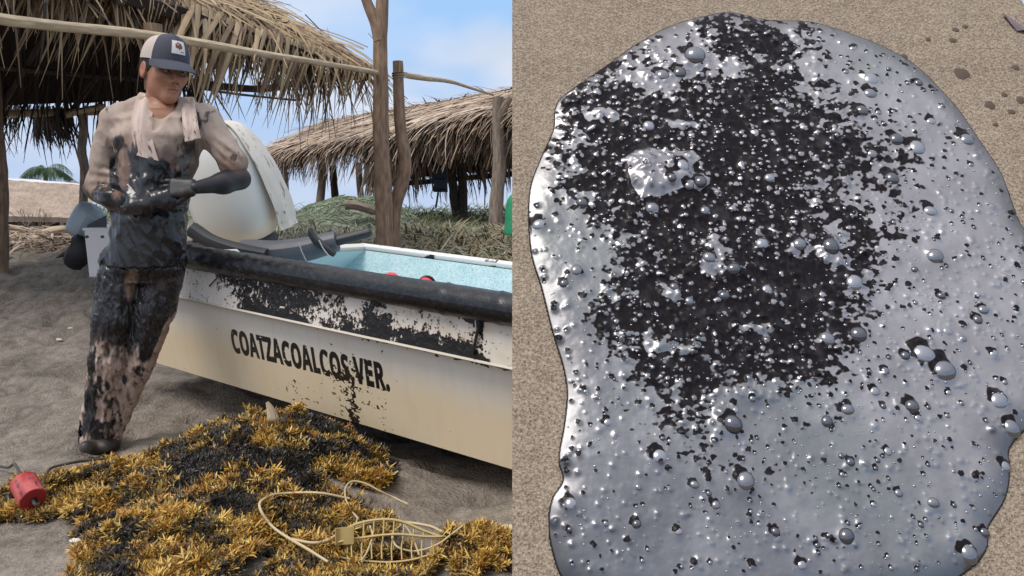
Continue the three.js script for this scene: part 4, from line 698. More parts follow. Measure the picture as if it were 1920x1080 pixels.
  const towel = new THREE.MeshStandardMaterial({ map: texture(256, 256, (u, v) => { const n = tile(u, v, 5, 4, 5), d = smooth(0.16, 0.3, tile(u, v, 9, 3, 2)) * smooth(0.45, 0.95, u); return encs(mix3(mix3([0.60, 0.475, 0.41], [0.44, 0.33, 0.28], clamp(0.4 + n)), [0.05, 0.04, 0.04], d * 0.85)); }), roughness: 0.92, side: THREE.DoubleSide });
  const tw = part('towel', mergeGeometries([
    ribbon([A(318, 188, -0.10), A(288, 182, -0.085), A(276, 176, -0.03), A(268, 196, 0.055), A(263, 232, 0.118), A(265, 262, 0.142), A(274, 296, 0.15)], [0.055, 0.088], (i) => V(1, -0.25, 0.30 * (1 - i)).normalize(), 1),
    ribbon([A(300, 188, -0.10), A(338, 184, -0.09), A(350, 186, -0.03), A(352, 206, 0.055), A(356, 238, 0.115), A(360, 262, 0.125)], [0.05, 0.062], (i) => V(1, 0.25, -0.3 * (1 - i)).normalize(), 4)]), towel, man);
}
// ---------------------------------------------------------------- someone in green shorts beyond the boat
{
  const d = 5.05, c = P(977, 400, d), gy = groundY(c.x, c.z), lean = (y) => Math.max(0, y - 0.80) * 0.9, H = (x, y, z) => V(c.x + x + lean(y), gy + y, c.z + z);
  const o = thing('person', 'person in green shorts standing beyond the boat at the right edge, mostly hidden', 'person', V(c.x, gy, c.z));
  const skin = [0.27, 0.115, 0.07], hm = headPlace(H(0.09, 1.54, 0.03), 0.3, 0.05, 0);
  const F = join(0.03, [trunk([[0.82, 0.15, 0.10], [1.05, 0.13, 0.09], [1.28, 0.16, 0.1], [1.38, 0.10, 0.07]].map(([y, a, b]) => [gy + y, H(0.09, y, 0).x, c.z, a, b])), limb(H(0.09, 1.36, 0), H(0.09, 1.47, 0), 0.058, 0.052), ...[-1, 1].flatMap((s) => { const x = 0.09 + s * 0.09; return [limb(H(x, 0.84, 0), H(x, 0.46, 0.02), 0.078, 0.052), limb(H(x, 0.46, 0.02), H(x, 0.08, -0.01), 0.052, 0.034), limb(H(x, 0.06, -0.03), H(x + s * 0.03, 0.035, 0.15), 0.034, 0.024), limb(H(0.09 + s * 0.17, 1.33, 0), H(0.17 + s * 0.19, 1.07, 0.04), 0.045, 0.037), limb(H(0.17 + s * 0.19, 1.07, 0.04), H(0.32 + s * 0.16, 0.86, 0.12), 0.037, 0.026)]; })]);
  const lo = V(c.x - 0.25, gy - 0.01, c.z - 0.25), hi = V(c.x + 1.1, gy + 1.50, c.z + 0.30);
  const pc = [surface(F, lo, hi, 0.012, () => skin)]; { const h = headGeometry(skin); h.applyMatrix4(hm); pc.push(h); }
  for (const s of [-1, 1]) { const h = hand(H(0.32 + s * 0.16, 0.86, 0.12), V(0.2, -1, 0.1), V(-s, 0, 0), s, [0.15, 0.2]); pc.push(surface(h.f, h.lo, h.hi, 0.004, () => skin)); }
  part('body', mergeGeometries(pc), mat(1, 1, 1, 0.5, { vertexColors: true }), o); eyes(o, hm);
  const sh = join(0.03, [trunk([[gy + 0.74, c.x + 0.09, c.z, 0.172, 0.12], [gy + 1.0, H(0.09, 1.0, 0).x, c.z, 0.15, 0.11]]), ...[-1, 1].map((s) => limb(H(0.09 + s * 0.09, 0.80, 0), H(0.09 + s * 0.105, 0.635, 0.015), 0.095, 0.092))]);
  part('shorts', surface((x, y, z) => Math.max(sh(x, y, z) - 0.004 * fbm(x * 20, y * 9, z * 20, 2, 2), gy + 0.615 - y), lo, hi, 0.012), mat(0.02, 0.26, 0.12, 0.7), o);
  const ts = join(0.03, [trunk([[0.92, 0.165, 0.12], [1.28, 0.178, 0.115], [1.37, 0.11, 0.085]].map(([y, a, b]) => [gy + y, H(0.09, y, 0).x, c.z, a, b])), ...[-1, 1].map((s) => limb(H(0.09 + s * 0.17, 1.33, 0), H(0.145 + s * 0.182, 1.14, 0.025), 0.062, 0.058))]);
  part('shirt', surface((x, y, z) => Math.max(ts(x, y, z), y - gy - 1.385), lo, hi, 0.012), mat(0.45, 0.45, 0.44, 0.85), o);
  { const g = surface((x, y, z) => Math.max(egg(V(0, 0.03, -0.012), 0.082, 0.106, 0.102)(x, y, z), -0.03 - y, z - 0.04 + 0.9 * Math.max(0, 0.05 - y) - 0.3 * Math.max(0, y - 0.05)), V(-0.1, -0.06, -0.13), V(0.1, 0.15, 0.12), 0.004); g.applyMatrix4(hm); part('hair', g, mat(0.015, 0.011, 0.009, 0.5), o); }
}

// ---------------------------------------------------------------- seaweed cast up on the sand
{
  const sprig = (seed) => {           // a small tuft of bladed, branching weed
    const pos = [], idx = [], r = rng(seed);
    for (let k = 0; k < 9; k++) {
      const a = r() * 6.283, up = 0.25 + 0.9 * r(), dir = V(Math.cos(a), up, Math.sin(a)).normalize(), L = 0.016 + 0.020 * r(), w = 0.0016 + 0.0018 * r(), side = V(-Math.sin(a), 0.3 * (r() - 0.5), Math.cos(a)).normalize(), b = V((r() - 0.5) * 0.012, 0.006 * r(), (r() - 0.5) * 0.012);
      const q = pos.length / 3, bend = V((r() - 0.5) * 0.012, -0.006 * r(), (r() - 0.5) * 0.012);
      const pt = (t, s, e = 0) => { const p = b.clone().addScaledVector(dir, L * t).addScaledVector(bend, t * t).addScaledVector(side, s * w); p.y += e; pos.push(p.x, p.y, p.z); };
      pt(0, -0.6); pt(0, 0.6); pt(0.45, -1); pt(0.45, 1); pt(0.8, -0.7); pt(0.8, 0.7); pt(1, 0);
      for (const t of [[0, 1, 2], [1, 3, 2], [2, 3, 4], [3, 5, 4], [4, 5, 6]]) idx.push(...t.map((v) => v + q));
    }
    return geom(pos, idx);
  };
  const SPRIGS = [1, 2, 3, 4].map(sprig), wet = mat(1, 1, 1, 0.35), dryM = mat(1, 1, 1, 0.6);
  const gold = [[0.46, 0.28, 0.06], [0.38, 0.22, 0.05], [0.56, 0.40, 0.12], [0.30, 0.15, 0.04], [0.48, 0.36, 0.12], [0.26, 0.18, 0.06]], dark = [[0.035, 0.030, 0.026], [0.055, 0.045, 0.036], [0.022, 0.021, 0.024], [0.075, 0.062, 0.058], [0.05, 0.038, 0.022]], mid = [[0.13, 0.09, 0.04], [0.09, 0.065, 0.03], [0.17, 0.11, 0.05], [0.06, 0.05, 0.035]];
  for (const g of gold) for (let q = 0; q < 3; q++) g[q] *= [1.28, 1.2, 1.0][q];
  const C = (l) => l.map((c) => new THREE.Color(...c)), GOLD = C(gold), DARK = C(dark), MID = C(mid);
  // name, label, ellipses [px, py, half width px, half depth m], share of gold, count
  const heaps = [
    ['oiled_seaweed_heap', 'large heap of dark oiled seaweed with golden tufts lying before the boat', [[480, 905, 255, 0.50], [620, 915, 135, 0.26], [505, 842, 75, 0.13]], 0.07, 26000],
    ['seaweed_heap', 'golden brown seaweed lying around the red buoy at the left', [[150, 935, 105, 0.27], [45, 960, 80, 0.16]], 0.55, 10500],
    ['seaweed_heap', 'golden seaweed heap at the bottom of the picture left of the ropes', [[330, 1055, 190, 0.26], [240, 985, 110, 0.16]], 0.46, 13500],
    ['seaweed_heap', 'orange brown seaweed in the middle under the pale plastic basket piece and ropes', [[440, 985, 110, 0.16], [590, 1000, 150, 0.20], [700, 1060, 130, 0.12], [620, 1085, 190, 0.12]], 0.46, 13500],
    ['seaweed_heap', 'golden seaweed clump by the lower right end of the ropes', [[895, 1045, 72, 0.16]], 0.62, 4000],
  ];
  const r = rng(77), dummy = new THREE.Object3D();
  heaps.forEach(([name, label, els, share, count], hi) => {
    const E = els.map(([px, py, w, rz]) => { const [x, z] = onGround(px, py); return [x, z, w * -z / FOCAL, rz]; }), inside = (x, z) => Math.max(...E.map(([cx, cz, rx, rz]) => 1 - Math.sqrt(((x - cx) / rx) ** 2 + ((z - cz) / rz) ** 2)));
    const lists = SPRIGS.map(() => []), area = E.map((e) => e[2] * e[3]), tot = area.reduce((a, b) => a + b);
    for (let i = 0; i < count; i++) {
      let pick = r() * tot, e = 0; while (pick > area[e] && e < E.length - 1) pick -= area[e++];
      const a = r() * 6.283, q = Math.sqrt(r()), x = E[e][0] + Math.cos(a) * q * E[e][2], z = E[e][1] + Math.sin(a) * q * E[e][3], n = fbm(x * 7, z * 7, hi, 3);
      if (inside(x, z) + n * 0.9 < 0.10) continue;
      const clump = fbm(x * 9 + 3, z * 9, 5, 3), tuft = Math.max(0, fbm(x * 13, z * 13, 8, 2)), [px, py] = toPx(V(x, heap(x, z), z));
      let g = share + clump * 1.6 + (r() - 0.5) * (hi === 0 ? 0.6 : 0.85); if (hi === 0) { for (const [gx, gy, gr, gs] of [[262, 868, 42, 0.6], [505, 812, 50, 0.7], [400, 840, 45, 0.35], [610, 895, 70, 0.5], [690, 905, 42, 0.75], [330, 850, 40, 0.25], [480, 880, 60, -0.5], [270, 925, 60, -0.5], [420, 930, 80, -0.45], [560, 930, 70, -0.35]]) g += gs * Math.exp(-(((px - gx) / gr) ** 2 + ((py - gy) / (gr * 0.7)) ** 2)); }
      const kind = g > 0.55 ? GOLD : g > 0.30 ? MID : DARK, h = beach(x, z) + heap(x, z) * 0.95 + 0.004 + 0.085 * tuft * (0.3 + r()) * (g > 0.5 ? 1.2 : 0.7) + 0.012 * r();
      lists[i % 4].push([x, h, z, kind[Math.floor(r() * kind.length)], (kind === GOLD ? 1.0 : 0.85) * (0.45 + 0.55 * r()), (r() - 0.5) * 1.5, r() * 6.283, (r() - 0.5) * 1.5]);
    }
    const [gx, gz] = [E[0][0], E[0][1]], root = thing(name, label, 'seaweed', V(gx, beach(gx, gz), gz)); root.userData.kind = 'stuff';
    lists.forEach((l, v) => { const im = new THREE.InstancedMesh(SPRIGS[v], hi === 0 ? wet : dryM, l.length); im.name = 'weed_tufts'; im.userData.kind = 'stuff'; im.castShadow = im.receiveShadow = true; l.forEach(([x, y, z, c, s, a, b, d], i) => { dummy.position.set(x - root.position.x, y - root.position.y, z - root.position.z); dummy.rotation.set(a, b, d); dummy.scale.setScalar(s); dummy.updateMatrix(); im.setMatrixAt(i, dummy.matrix); im.setColorAt(i, c); }); root.add(im); });
  });
}
const gAt = (px, py, up = 0) => { const [x, z] = onGround(px, py); return V(x, beach(x, z) + heap(x, z) + up, z); };
const surfaceAt = (px, py, up = 0) => {      // where the view through a pixel meets the beach or a heap, by stepping
  let d = 1.6; for (; d < 12; d += 0.01) { const p = P(px, py, d); if (p.y < beach(p.x, p.z) + heap(p.x, p.z)) break; } const p = P(px, py, d); p.y += up; return p; };
{ // spike of wood in the heap
  const d = surfaceAt(515, 815).z * -1 + 0.06, t = thing('driftwood_stake', 'pointed tan stake standing up out of the dark seaweed heap', 'stake', P(520, 830, d));
  part('stake', tube(curve([P(528, 850, d), P(521, 815, d), P(512, 785, d), P(507, 768, d), P(501, 754, d)], 14), taper(15, 0.036, 0.006), 9, 0.3, 3), M.paleWood, t);
}
{ // red buoy with its line
  const d = 2.50, c = P(53, 920, d), ax = V(0.70, -0.40, 0.60).normalize(), b = thing('net_buoy', 'red cylindrical net buoy lying on seaweed at the lower left', 'buoy', c.clone().add(V(0, -0.06, 0)));
  const prof = [[0.008, -0.06], [0.008, -0.0605], [0.044, -0.060], [0.048, -0.058], [0.0495, -0.054], [0.050, 0], [0.0495, 0.054], [0.048, 0.058], [0.044, 0.0595], [0.014, 0.0600], [0.010, 0.056], [0.008, -0.06]].map(([x, y]) => new THREE.Vector2(x > 0.02 ? x * 0.8 : x, y * 0.78));
  const lat = new THREE.LatheGeometry(prof, 36); lat.applyQuaternion(new THREE.Quaternion().setFromUnitVectors(UP, ax)); lat.translate(c.x, c.y, c.z);
  const tex = texture(256, 128, (u, v) => { const n = tile(u, v, 7, 4, 2), s = smooth(0.08, 0.3, tile(u, v, 11, 4, 8)); return encs(mix3(mix3([0.36, 0.018, 0.022], [0.56, 0.14, 0.13], clamp(0.35 + n * 1.3)), [0.06, 0.02, 0.02], s * 0.9)); });
  part('float_body', lat, new THREE.MeshStandardMaterial({ map: tex, roughness: 0.45, side: THREE.DoubleSide }), b);
  { const e = new THREE.RingGeometry(0.010, 0.037, 32, 2); e.applyQuaternion(new THREE.Quaternion().setFromUnitVectors(V(0, 0, 1), ax)); e.translate(c.x + ax.x * 0.0475, c.y + ax.y * 0.0475, c.z + ax.z * 0.0475); part('end_face', e, mat(0.30, 0.018, 0.02, 0.5), b); const h = new THREE.CylinderGeometry(0.010, 0.010, 0.02, 16); h.applyQuaternion(new THREE.Quaternion().setFromUnitVectors(UP, ax)); h.translate(c.x + ax.x * 0.039, c.y + ax.y * 0.039, c.z + ax.z * 0.039); part('hole', h, mat(0.02, 0.015, 0.015, 0.8), b); }
  const rope = thing('rope', 'dark line running through the red buoy over the seaweed', 'rope', gAt(110, 940));
  part('rope_strand', tube(curve([gAt(-20, 880, 0.02), gAt(10, 890, 0.025), c.clone().addScaledVector(ax, -0.10).add(V(0, 0.01, 0)), c.clone(), c.clone().addScaledVector(ax, 0.075), gAt(95, 935, 0.06), gAt(130, 925, 0.06), gAt(160, 915, 0.055), gAt(215, 905, 0.05)], 60), 0.0048, 8, 0.25), mat(0.07, 0.06, 0.05, 0.8), rope);
}
{ // pale rope loops
  const straw = mat(0.56, 0.44, 0.26, 0.7), H = (px, py, up) => surfaceAt(px, py, up);
  const lines = [[[[655, 968], [600, 958], [540, 958], [503, 965], [487, 978], [490, 995], [508, 1020], [540, 1045], [575, 1066], [615, 1092]], 'pale cord in a wide loop curving left of the plastic basket piece', 0.0052],
    [[[672, 1008], [655, 985], [647, 962], [650, 942], [662, 934], [685, 938], [712, 952], [740, 965], [765, 978]], 'thin pale cord looping up above the plastic basket piece', 0.004],
    [[[545, 1048], [590, 1055], [625, 1045], [660, 1025], [700, 1013], [745, 1012], [800, 1020], [830, 1034]], 'pale cord lying across the middle of the plastic basket piece', 0.006],
    [[[752, 1018], [735, 1040], [745, 1062], [775, 1070], [820, 1058], [845, 1040], [868, 1022]], 'thin pale cord in a small ring below the plastic basket piece', 0.0035],
    [[[757, 1016], [770, 1035], [778, 1055], [786, 1078]], 'short pale cord hanging down at the bottom right', 0.0035], [[[694, 1022], [698, 1045], [690, 1068], [678, 1090]], 'short pale cord running out of the picture at the bottom', 0.004]];
  for (const [pts, label, w] of lines) { const q = pts.map(([x, y]) => H(x, y, 0.055)), t = part('cord', tube(curve(q, 60), w * 0.75, 8, 0.15), straw, scene); tag(t, label, 'cord', 'pale cords among the seaweed'); }
  // the ribbed plastic basket piece
  const pl = mat(0.46, 0.34, 0.14, 0.55), f = thing('plastic_basket', 'yellowish ribbed piece of a plastic basket with arched bars lying on the seaweed', 'basket', H(740, 1040, 0)), d0 = 2.24;
  const bar = (pts, w, name = 'bar') => part(name, tube(curve(pts.map(([x, y, d = d0]) => P(x, y, d + 0.015).add(V(0, 0.006 * noise(x * 0.05, y * 0.05, 3), 0))), 30), w * 0.72, 8), pl, f);
  bar([[620, 1012], [660, 985, 2.28], [700, 974, 2.29], [745, 977, 2.29], [795, 995, 2.28], [825, 1004, 2.27], [868, 1004, 2.24]], 0.0058); bar([[615, 1020], [680, 1008], [745, 1003], [800, 1008], [868, 1004]], 0.005); bar([[600, 1036], [660, 1050, 2.20], [740, 1052, 2.19], [800, 1042, 2.20], [860, 1012]], 0.0045);
  for (let k = 0; k < 9; k++) { const x = lerp(662, 812, k / 8), top = 974 + ((x - 712) / 60) ** 2 * 9 + (x > 745 ? (x - 745) * 0.12 : 0); bar([[x + 2, top, 2.29], [x, 1005, 2.26], [x - 3, 1028, 2.22], [x - 2, 1050 - Math.abs(x - 730) * 0.06, 2.195]], 0.0032, 'rib'); }
  const plate = slab(8, 6, (i, j) => P(lerp(628, 664, i), lerp(990, 1022, j) - 3 * i, 2.25 + 0.01 * Math.sin(i * 5)), 0.004); part('plate', plate, pl, f);
}
{ // shells and pale bits on the sand
  const shell = new THREE.MeshStandardMaterial({ color: new THREE.Color(0.66, 0.60, 0.52), roughness: 0.5, side: THREE.DoubleSide });
  const bits = [[140, 1020, 12, 'broken white shell on the sand left of the bottom golden heap'], [952, 996, 17, 'pale shell at the lower right by the split of the picture'], [190, 990, 6, 'small white chip on the golden seaweed at the left'], [131, 618, 6, 'tiny white chip on the sand left of the man, upper of two'], [108, 640, 9, 'thin white sliver on the sand left of the man, lower of two']];
  for (const [px, py, w, label] of bits) { const c = surfaceAt(px, py, 0.006), s = w * -c.z / FOCAL, r = rng(px), g = slab(10, 6, (i, j) => { const a = (i - 0.5) * 2.6, q = 0.25 + 0.75 * j; return V(c.x + Math.sin(a) * q * s, c.y + 0.35 * s * (1 - q * q) + 0.05 * s * Math.sin(i * 30), c.z + Math.cos(a) * q * s * 0.7 - 0.5 * s); }, 0.0025); const t = part('shell', g, shell, scene); tag(t, label, 'shell', 'pale shell bits on the sand'); }
}
{ // white tub, jug and dark bundle behind the man
  const d = 5.75, tub = thing('plastic_tub', 'white tapering plastic tub standing on the sand behind the man', 'tub', P(195, 520, d)), wm = mat(0.72, 0.70, 0.72, 0.4);
  const c = P(206, 476, d); c.z -= 0.16;
  const tw = 46 * d / FOCAL, th = 46 * d / FOCAL;
  { const g = bevelBox(2 * tw, 2 * th, 0.3, 0.012), p = g.attributes.position; for (let i = 0; i < p.count; i++) { const k = 1 + 0.10 * (p.getY(i) / th); p.setX(i, p.getX(i) * k); p.setZ(i, p.getZ(i) * k); } g.rotateZ(-0.03); g.translate(c.x, c.y, c.z); g.computeVertexNormals(); part('tub_wall', g, wm, tub); }
  { const g = bevelBox(2.22 * tw, 0.022, 0.335, 0.006); g.rotateZ(-0.03); g.translate(c.x, c.y + th * 0.97, c.z); part('rim', g, wm, tub); }
  for (const x of [163, 192]) { const g = new THREE.CylinderGeometry(0.011, 0.011, 0.012, 12).rotateX(Math.PI / 2), q = P(x, 444, d - 0.165); g.translate(q.x, q.y, q.z); part('bolt', g, mat(0.05, 0.05, 0.05, 0.5), tub); }
  const e = 6.2, jug = thing('plastic_jug', 'blue grey rounded plastic jug leaning behind the white tub', 'jug', P(172, 440, e)), jm = mat(0.30, 0.36, 0.40, 0.35);
  part('jug_body', tube(curve([P(150, 446, e), P(160, 425, e), P(172, 402, e), P(182, 390, e)], 12), [0.06, 0.115, 0.125, 0.13, 0.132, 0.132, 0.13, 0.128, 0.125, 0.12, 0.11, 0.09, 0.05], 18, 0.06), jm, jug);
  part('dark_panel', slab(4, 4, (i, j) => P(lerp(166, 200, i), lerp(418, 430, j) + 4 * (1 - i) - 14 * i * (1 - j), e - 0.14), 0.02), mat(0.045, 0.05, 0.06, 0.6), jug);
  const k = thing('rubber_bundle', 'black rubber bundle with a jutting flap lying left of the white tub', 'bundle', P(148, 490, 6.0)), bm = mat(0.022, 0.021, 0.024, 0.6);
  part('bundle_body', tube(curve([P(136, 492, 6.1), P(146, 478, 6.0), P(150, 460, 6.0), P(143, 444, 6.05)], 12), [0.03, 0.07, 0.085, 0.09, 0.09, 0.088, 0.085, 0.08, 0.075, 0.065, 0.055, 0.045, 0.02], 12, 0.35), bm, k);
  part('flap', tube([P(140, 470, 6.0), P(122, 476, 6.0), P(104, 484, 6.0)], [0.035, 0.02, 0.003], 8, 0.2), bm, k);
}
{ // driftwood and palm litter on the berm at the left
  const r = rng(41), logs = [[20, 436, 60, 446, 0.03, 'pale driftwood branch nearest the left post'], [58, 452, 138, 428, 0.055, 'long pale plank of driftwood slanting up to the jug'], [18, 425, 70, 448, 0.022, 'thin pale branch crossing the litter pile'], [40, 450, 98, 443, 0.035, 'low pale log beneath the slanting plank'], [64, 436, 90, 452, 0.02, 'short grey stick in the litter pile'], [14, 447, 44, 453, 0.03, 'short pale log lying at the foot of the left post']];
  for (const [x0, y0, x1, y1, w, label] of logs) { const d = 7.0 + r() * 0.6, a = P(x0, y0, d), b = P(x1, y1, d + 0.1), m = a.clone().lerp(b, 0.5).add(V(0, 0.02, 0)); const g = part('driftwood', tube(curve([a, m, b], 12), taper(13, w, w * 0.6), 9, 0.35, r() * 9), M.paleWood, scene); tag(g, label, 'driftwood', 'driftwood on the berm at the left'); }
  const lit = thing('palm_litter', 'dry palm litter scattered over the berm at the left', 'litter', P(80, 445, 7.4)), list = []; lit.userData.kind = 'stuff';
  for (let i = 0; i < 420; i++) { const p = P(lerp(10, 145, r()), 440 + 14 * r(), lerp(6.8, 8.2, r())); p.y = beach(p.x, p.z) + 0.02 + 0.12 * r() * r(); const a = r() * 6.283; list.push([Math.floor(r() * 6), leafMatrix(p.sub(lit.position), V(Math.cos(a), (r() - 0.4) * 0.7, Math.sin(a)), UP, 0.2 + 0.4 * r(), 1.1), i]); }
  leafStuff(lit, list, 'litter_leaves', tones(M.greyLeaf));
}

// ---------------------------------------------------------------- far things
{ // low hut with a pale ridge
  const d = 17, hut = thing('thatched_hut', 'low hut with a wide brown thatch roof and pale ridge far off at the left', 'hut', P(80, 440, d));
  const a = P(-60, 340, d + 1.6), b = P(172, 356, d + 2.4), c = P(-90, 412, d), e = P(178, 419, d + 0.6);
  const tex = texture(512, 256, (u, v) => { const n = tile(u, v, 10, 4, 3), s = tile(u, v * 0.3, 60, 3, 5); return encs(mix3([0.25, 0.185, 0.14], [0.42, 0.33, 0.26], clamp(0.5 + n + s * 0.9))); });
  part('roof', slab(30, 12, (i, j) => { const p = a.clone().lerp(b, i).lerp(c.clone().lerp(e, i), j); p.y += 0.03 * fbm(p.x * 4, j * 5, 1, 3) - 0.08 * Math.sin(j * Math.PI) * 0.3; return p; }, 0.12), new THREE.MeshStandardMaterial({ map: tex, roughness: 0.95, side: THREE.DoubleSide }), hut);
  part('ridge_cap', tube(curve([a.clone().add(V(0, 0.02, 0)), a.clone().lerp(b, 0.4).add(V(0, 0.05, 0)), b.clone().add(V(0, 0.02, 0))], 16), 0.10, 8, 0.3), mat(0.68, 0.66, 0.66, 0.7), hut);
  for (let k = 0; k < 7; k++) { const p = P(lerp(10, 170, k / 6), 414, d + 0.5); part('post', tube([foot(p), p], 0.05, 8), M.greyWood, hut); }
  part('back_wall', slab(6, 2, (i, j) => P(lerp(-80, 178, i), lerp(416, 446, j), d + 1.6), 0.08), mat(0.10, 0.075, 0.06, 0.9), hut);
  part('plank_front', slab(6, 2, (i, j) => P(lerp(58, 112, i), lerp(424, 446, j), d + 0.4), 0.05), mat(0.28, 0.22, 0.17, 0.9), hut);
}
{ // grey roof beyond it
  const d = 42, h = thing('house', 'faint grey house gable far off right of the palm', 'house', P(135, 350, d));
  const A = (x, y, k = 0) => P(x, y, d + k); part('roof', slab(6, 2, (i, j) => A(lerp(118, 158, i), 348 - (1 - Math.abs(i - 0.5) * 2) * 12, j * 3), 0.15), mat(0.30, 0.30, 0.34, 0.8), h);
  part('wall', geom([A(119, 348), A(157, 348), A(138, 338), A(119, 380), A(157, 380)].flatMap((v) => v.toArray()), [0, 1, 2, 0, 3, 4, 0, 4, 1]), mat(0.4, 0.38, 0.38, 0.9), h);
}
function palm(px, py, d, size, label, lean = 0) {
  const c = P(px, py, d), t = thing('palm_tree', label, 'palm tree', foot(c)), r = rng(px);
  part('trunk', tube(curve([foot(c), foot(c).lerp(c, 0.5).add(V(lean, 0, 0)), c], 12), taper(13, 0.16, 0.10), 9, 0.1), M.greyWood, t);
  const list = [], green = [[0.045, 0.085, 0.03], [0.065, 0.11, 0.04], [0.03, 0.06, 0.025]].map((k) => new THREE.Color(...k));
  for (let k = 0; k < 17; k++) {
    const a = k / 17 * 6.283 + r() * 0.3, up = 0.1 + 0.9 * r(), L = size * (0.8 + 0.35 * r()), dir = V(Math.cos(a), 0, Math.sin(a));
    const q = (s) => c.clone().addScaledVector(dir, L * s).add(V(0, L * (up * s - (0.55 + up * 0.65) * s * s), 0));
    for (let j = 2; j < 30; j++) for (const sd of [-1, 1]) { const s = j / 30, tan = q(s + 0.02).sub(q(s - 0.02)).normalize(), side = tan.clone().cross(UP).normalize().multiplyScalar(sd); list.push([Math.floor(r() * 3) + 2, leafMatrix(q(s).sub(t.position), side.addScaledVector(tan, 0.7).addScaledVector(DOWN, 0.35 + 0.3 * r()), UP, size * 0.36 * Math.sin(0.3 + s * 2.5) * (0.8 + 0.4 * r()), 1.5), Math.floor(r() * 3)]); }
  }
  leafStuff(t, list, 'crown', green);
}
palm(86, 317, 46, 1.5, 'small green palm whose crown shows above the hut at the left');
{ // bare bush
  const d = 12, t = thing('bare_bush', 'leafless branching bush in front of the hut at the left', 'bush', foot(P(58, 430, d))), r = rng(17), root = foot(P(58, 430, d)); root.y -= 0.02;
  const grow = (p, dir, L, w, n) => { const q = p.clone().addScaledVector(dir, L), m = p.clone().lerp(q, 0.5).add(V((r() - 0.5) * L * 0.15, 0, (r() - 0.5) * L * 0.15)); part('branch', tube([p, m, q], [w, w * 0.8, w * 0.65], 6), M.greyWood, t); if (n > 0) for (let k = 0; k < (n > 2 ? 3 : 2); k++) grow(q, dir.clone().add(V((r() - 0.5) * 1.3, 0.15 * r(), (r() - 0.5) * 0.8)).normalize(), L * (0.62 + 0.25 * r()), w * 0.65, n - 1); };
  grow(root, V(-0.25, 1, 0).normalize(), 0.18, 0.016, 4); grow(root.clone().add(V(0.05, 0, 0)), V(0.4, 1, 0).normalize(), 0.2, 0.014, 4);
}
function foliage(t, name, count, place, tonesList, size, seed) { const r = rng(seed), list = []; for (let i = 0; i < count; i++) { const p = place(r); if (!p) continue; const a = r() * 6.283; list.push([Math.floor(r() * 6), leafMatrix(p.sub(t.position), V(Math.cos(a), 0.2 + 1.1 * r(), Math.sin(a)), V(0.1, 1, 0.2), size * (0.6 + 0.8 * r()), 2.2), Math.floor(r() * tonesList.length)]); } leafStuff(t, list, name, tonesList); }
const GREEN = [[0.085, 0.115, 0.05], [0.12, 0.145, 0.07], [0.06, 0.085, 0.04], [0.17, 0.17, 0.085]].map((c) => new THREE.Color(...c)), DRY = [[0.26, 0.20, 0.12], [0.18, 0.15, 0.085], [0.14, 0.13, 0.06], [0.30, 0.22, 0.13]].map((c) => new THREE.Color(...c)), SAGE = [[0.20, 0.205, 0.14], [0.27, 0.25, 0.18], [0.15, 0.155, 0.10], [0.34, 0.29, 0.21]].map((c) => new THREE.Color(...c));
{ // heap of nets
  const d = 10.2, c = P(668, 452, d), t = thing('fishing_net', 'pale green heap of fishing net behind the motor and posts', 'net', V(c.x, beach(c.x, c.z), c.z));
  const lump = (a, e) => { const x = Math.cos(a), z = Math.sin(a), n = 0.13 * fbm(x * 1.6 + 3, e * 2, z * 1.6, 2) + 0.015 * fbm(x * 9, e * 9, z * 9, 2); const R = Math.cos(e) * (1 + n); return V(c.x + x * R * 0.92, t.position.y - 0.06 + Math.pow(Math.max(0, Math.sin(e)), 0.85) * (0.58 + n) * 1, c.z + z * R * 0.8); };
  const tex = texture(512, 512, (u, v) => { const n = tile(u, v, 16, 4, 3), g = tile(u, v, 70, 2, 7); return encs(mix3([0.15, 0.175, 0.125], [0.33, 0.35, 0.275], clamp(0.45 + n * 1.2 + g * 0.9))); });
  part('net_heap', sheet(80, 30, (i, j) => lump(i * 6.2832, j * 1.57), (i, j) => [i * 4, j * 2]), new THREE.MeshStandardMaterial({ map: tex, roughness: 0.95, side: THREE.DoubleSide }), t);
  const r = rng(3), st = []; for (let k = 0; k < 420; k++) { const a0 = 6.283 * r(), e0 = 0.1 + 1.3 * r(), q = []; for (let i = 0; i < 7; i++) q.push(lump(a0 + (i - 3) * 0.09 * (r() + 0.5), clamp(e0 + (r() - 0.5) * 0.25, 0.02, 1.55)).add(V(0, 0.012 + 0.015 * r(), 0))); st.push(tube(curve(q, 12), 0.003 + 0.005 * r(), 4)); }
  part('net_strands', mergeGeometries(st), mat(0.24, 0.28, 0.19, 0.9), t).userData.kind = 'stuff';
  { const r2 = rng(8), l = []; for (let i = 0; i < 2600; i++) { const p = lump(6.283 * r2(), 0.05 + 1.5 * r2()), a = r2() * 6.283; l.push([Math.floor(r2() * 6), leafMatrix(p.sub(t.position), V(Math.cos(a), 0.5 * r2(), Math.sin(a)), UP, 0.05 + 0.09 * r2(), 0.7), i]); } leafStuff(t, l, 'net_shreds', [[0.22, 0.26, 0.17], [0.30, 0.33, 0.23], [0.17, 0.21, 0.13], [0.36, 0.36, 0.27]].map((c) => new THREE.Color(...c))); }
  const lg = part('driftwood_log', tube(curve([P(648, 384, 9.4), P(665, 385, 9.4), P(705, 396, 9.5), P(740, 404, 9.5)], 12), taper(13, 0.06, 0.05), 10, 0.25, 2), M.greyWood, scene); tag(lg, 'weathered log lying on top of the green net heap', 'log');
}
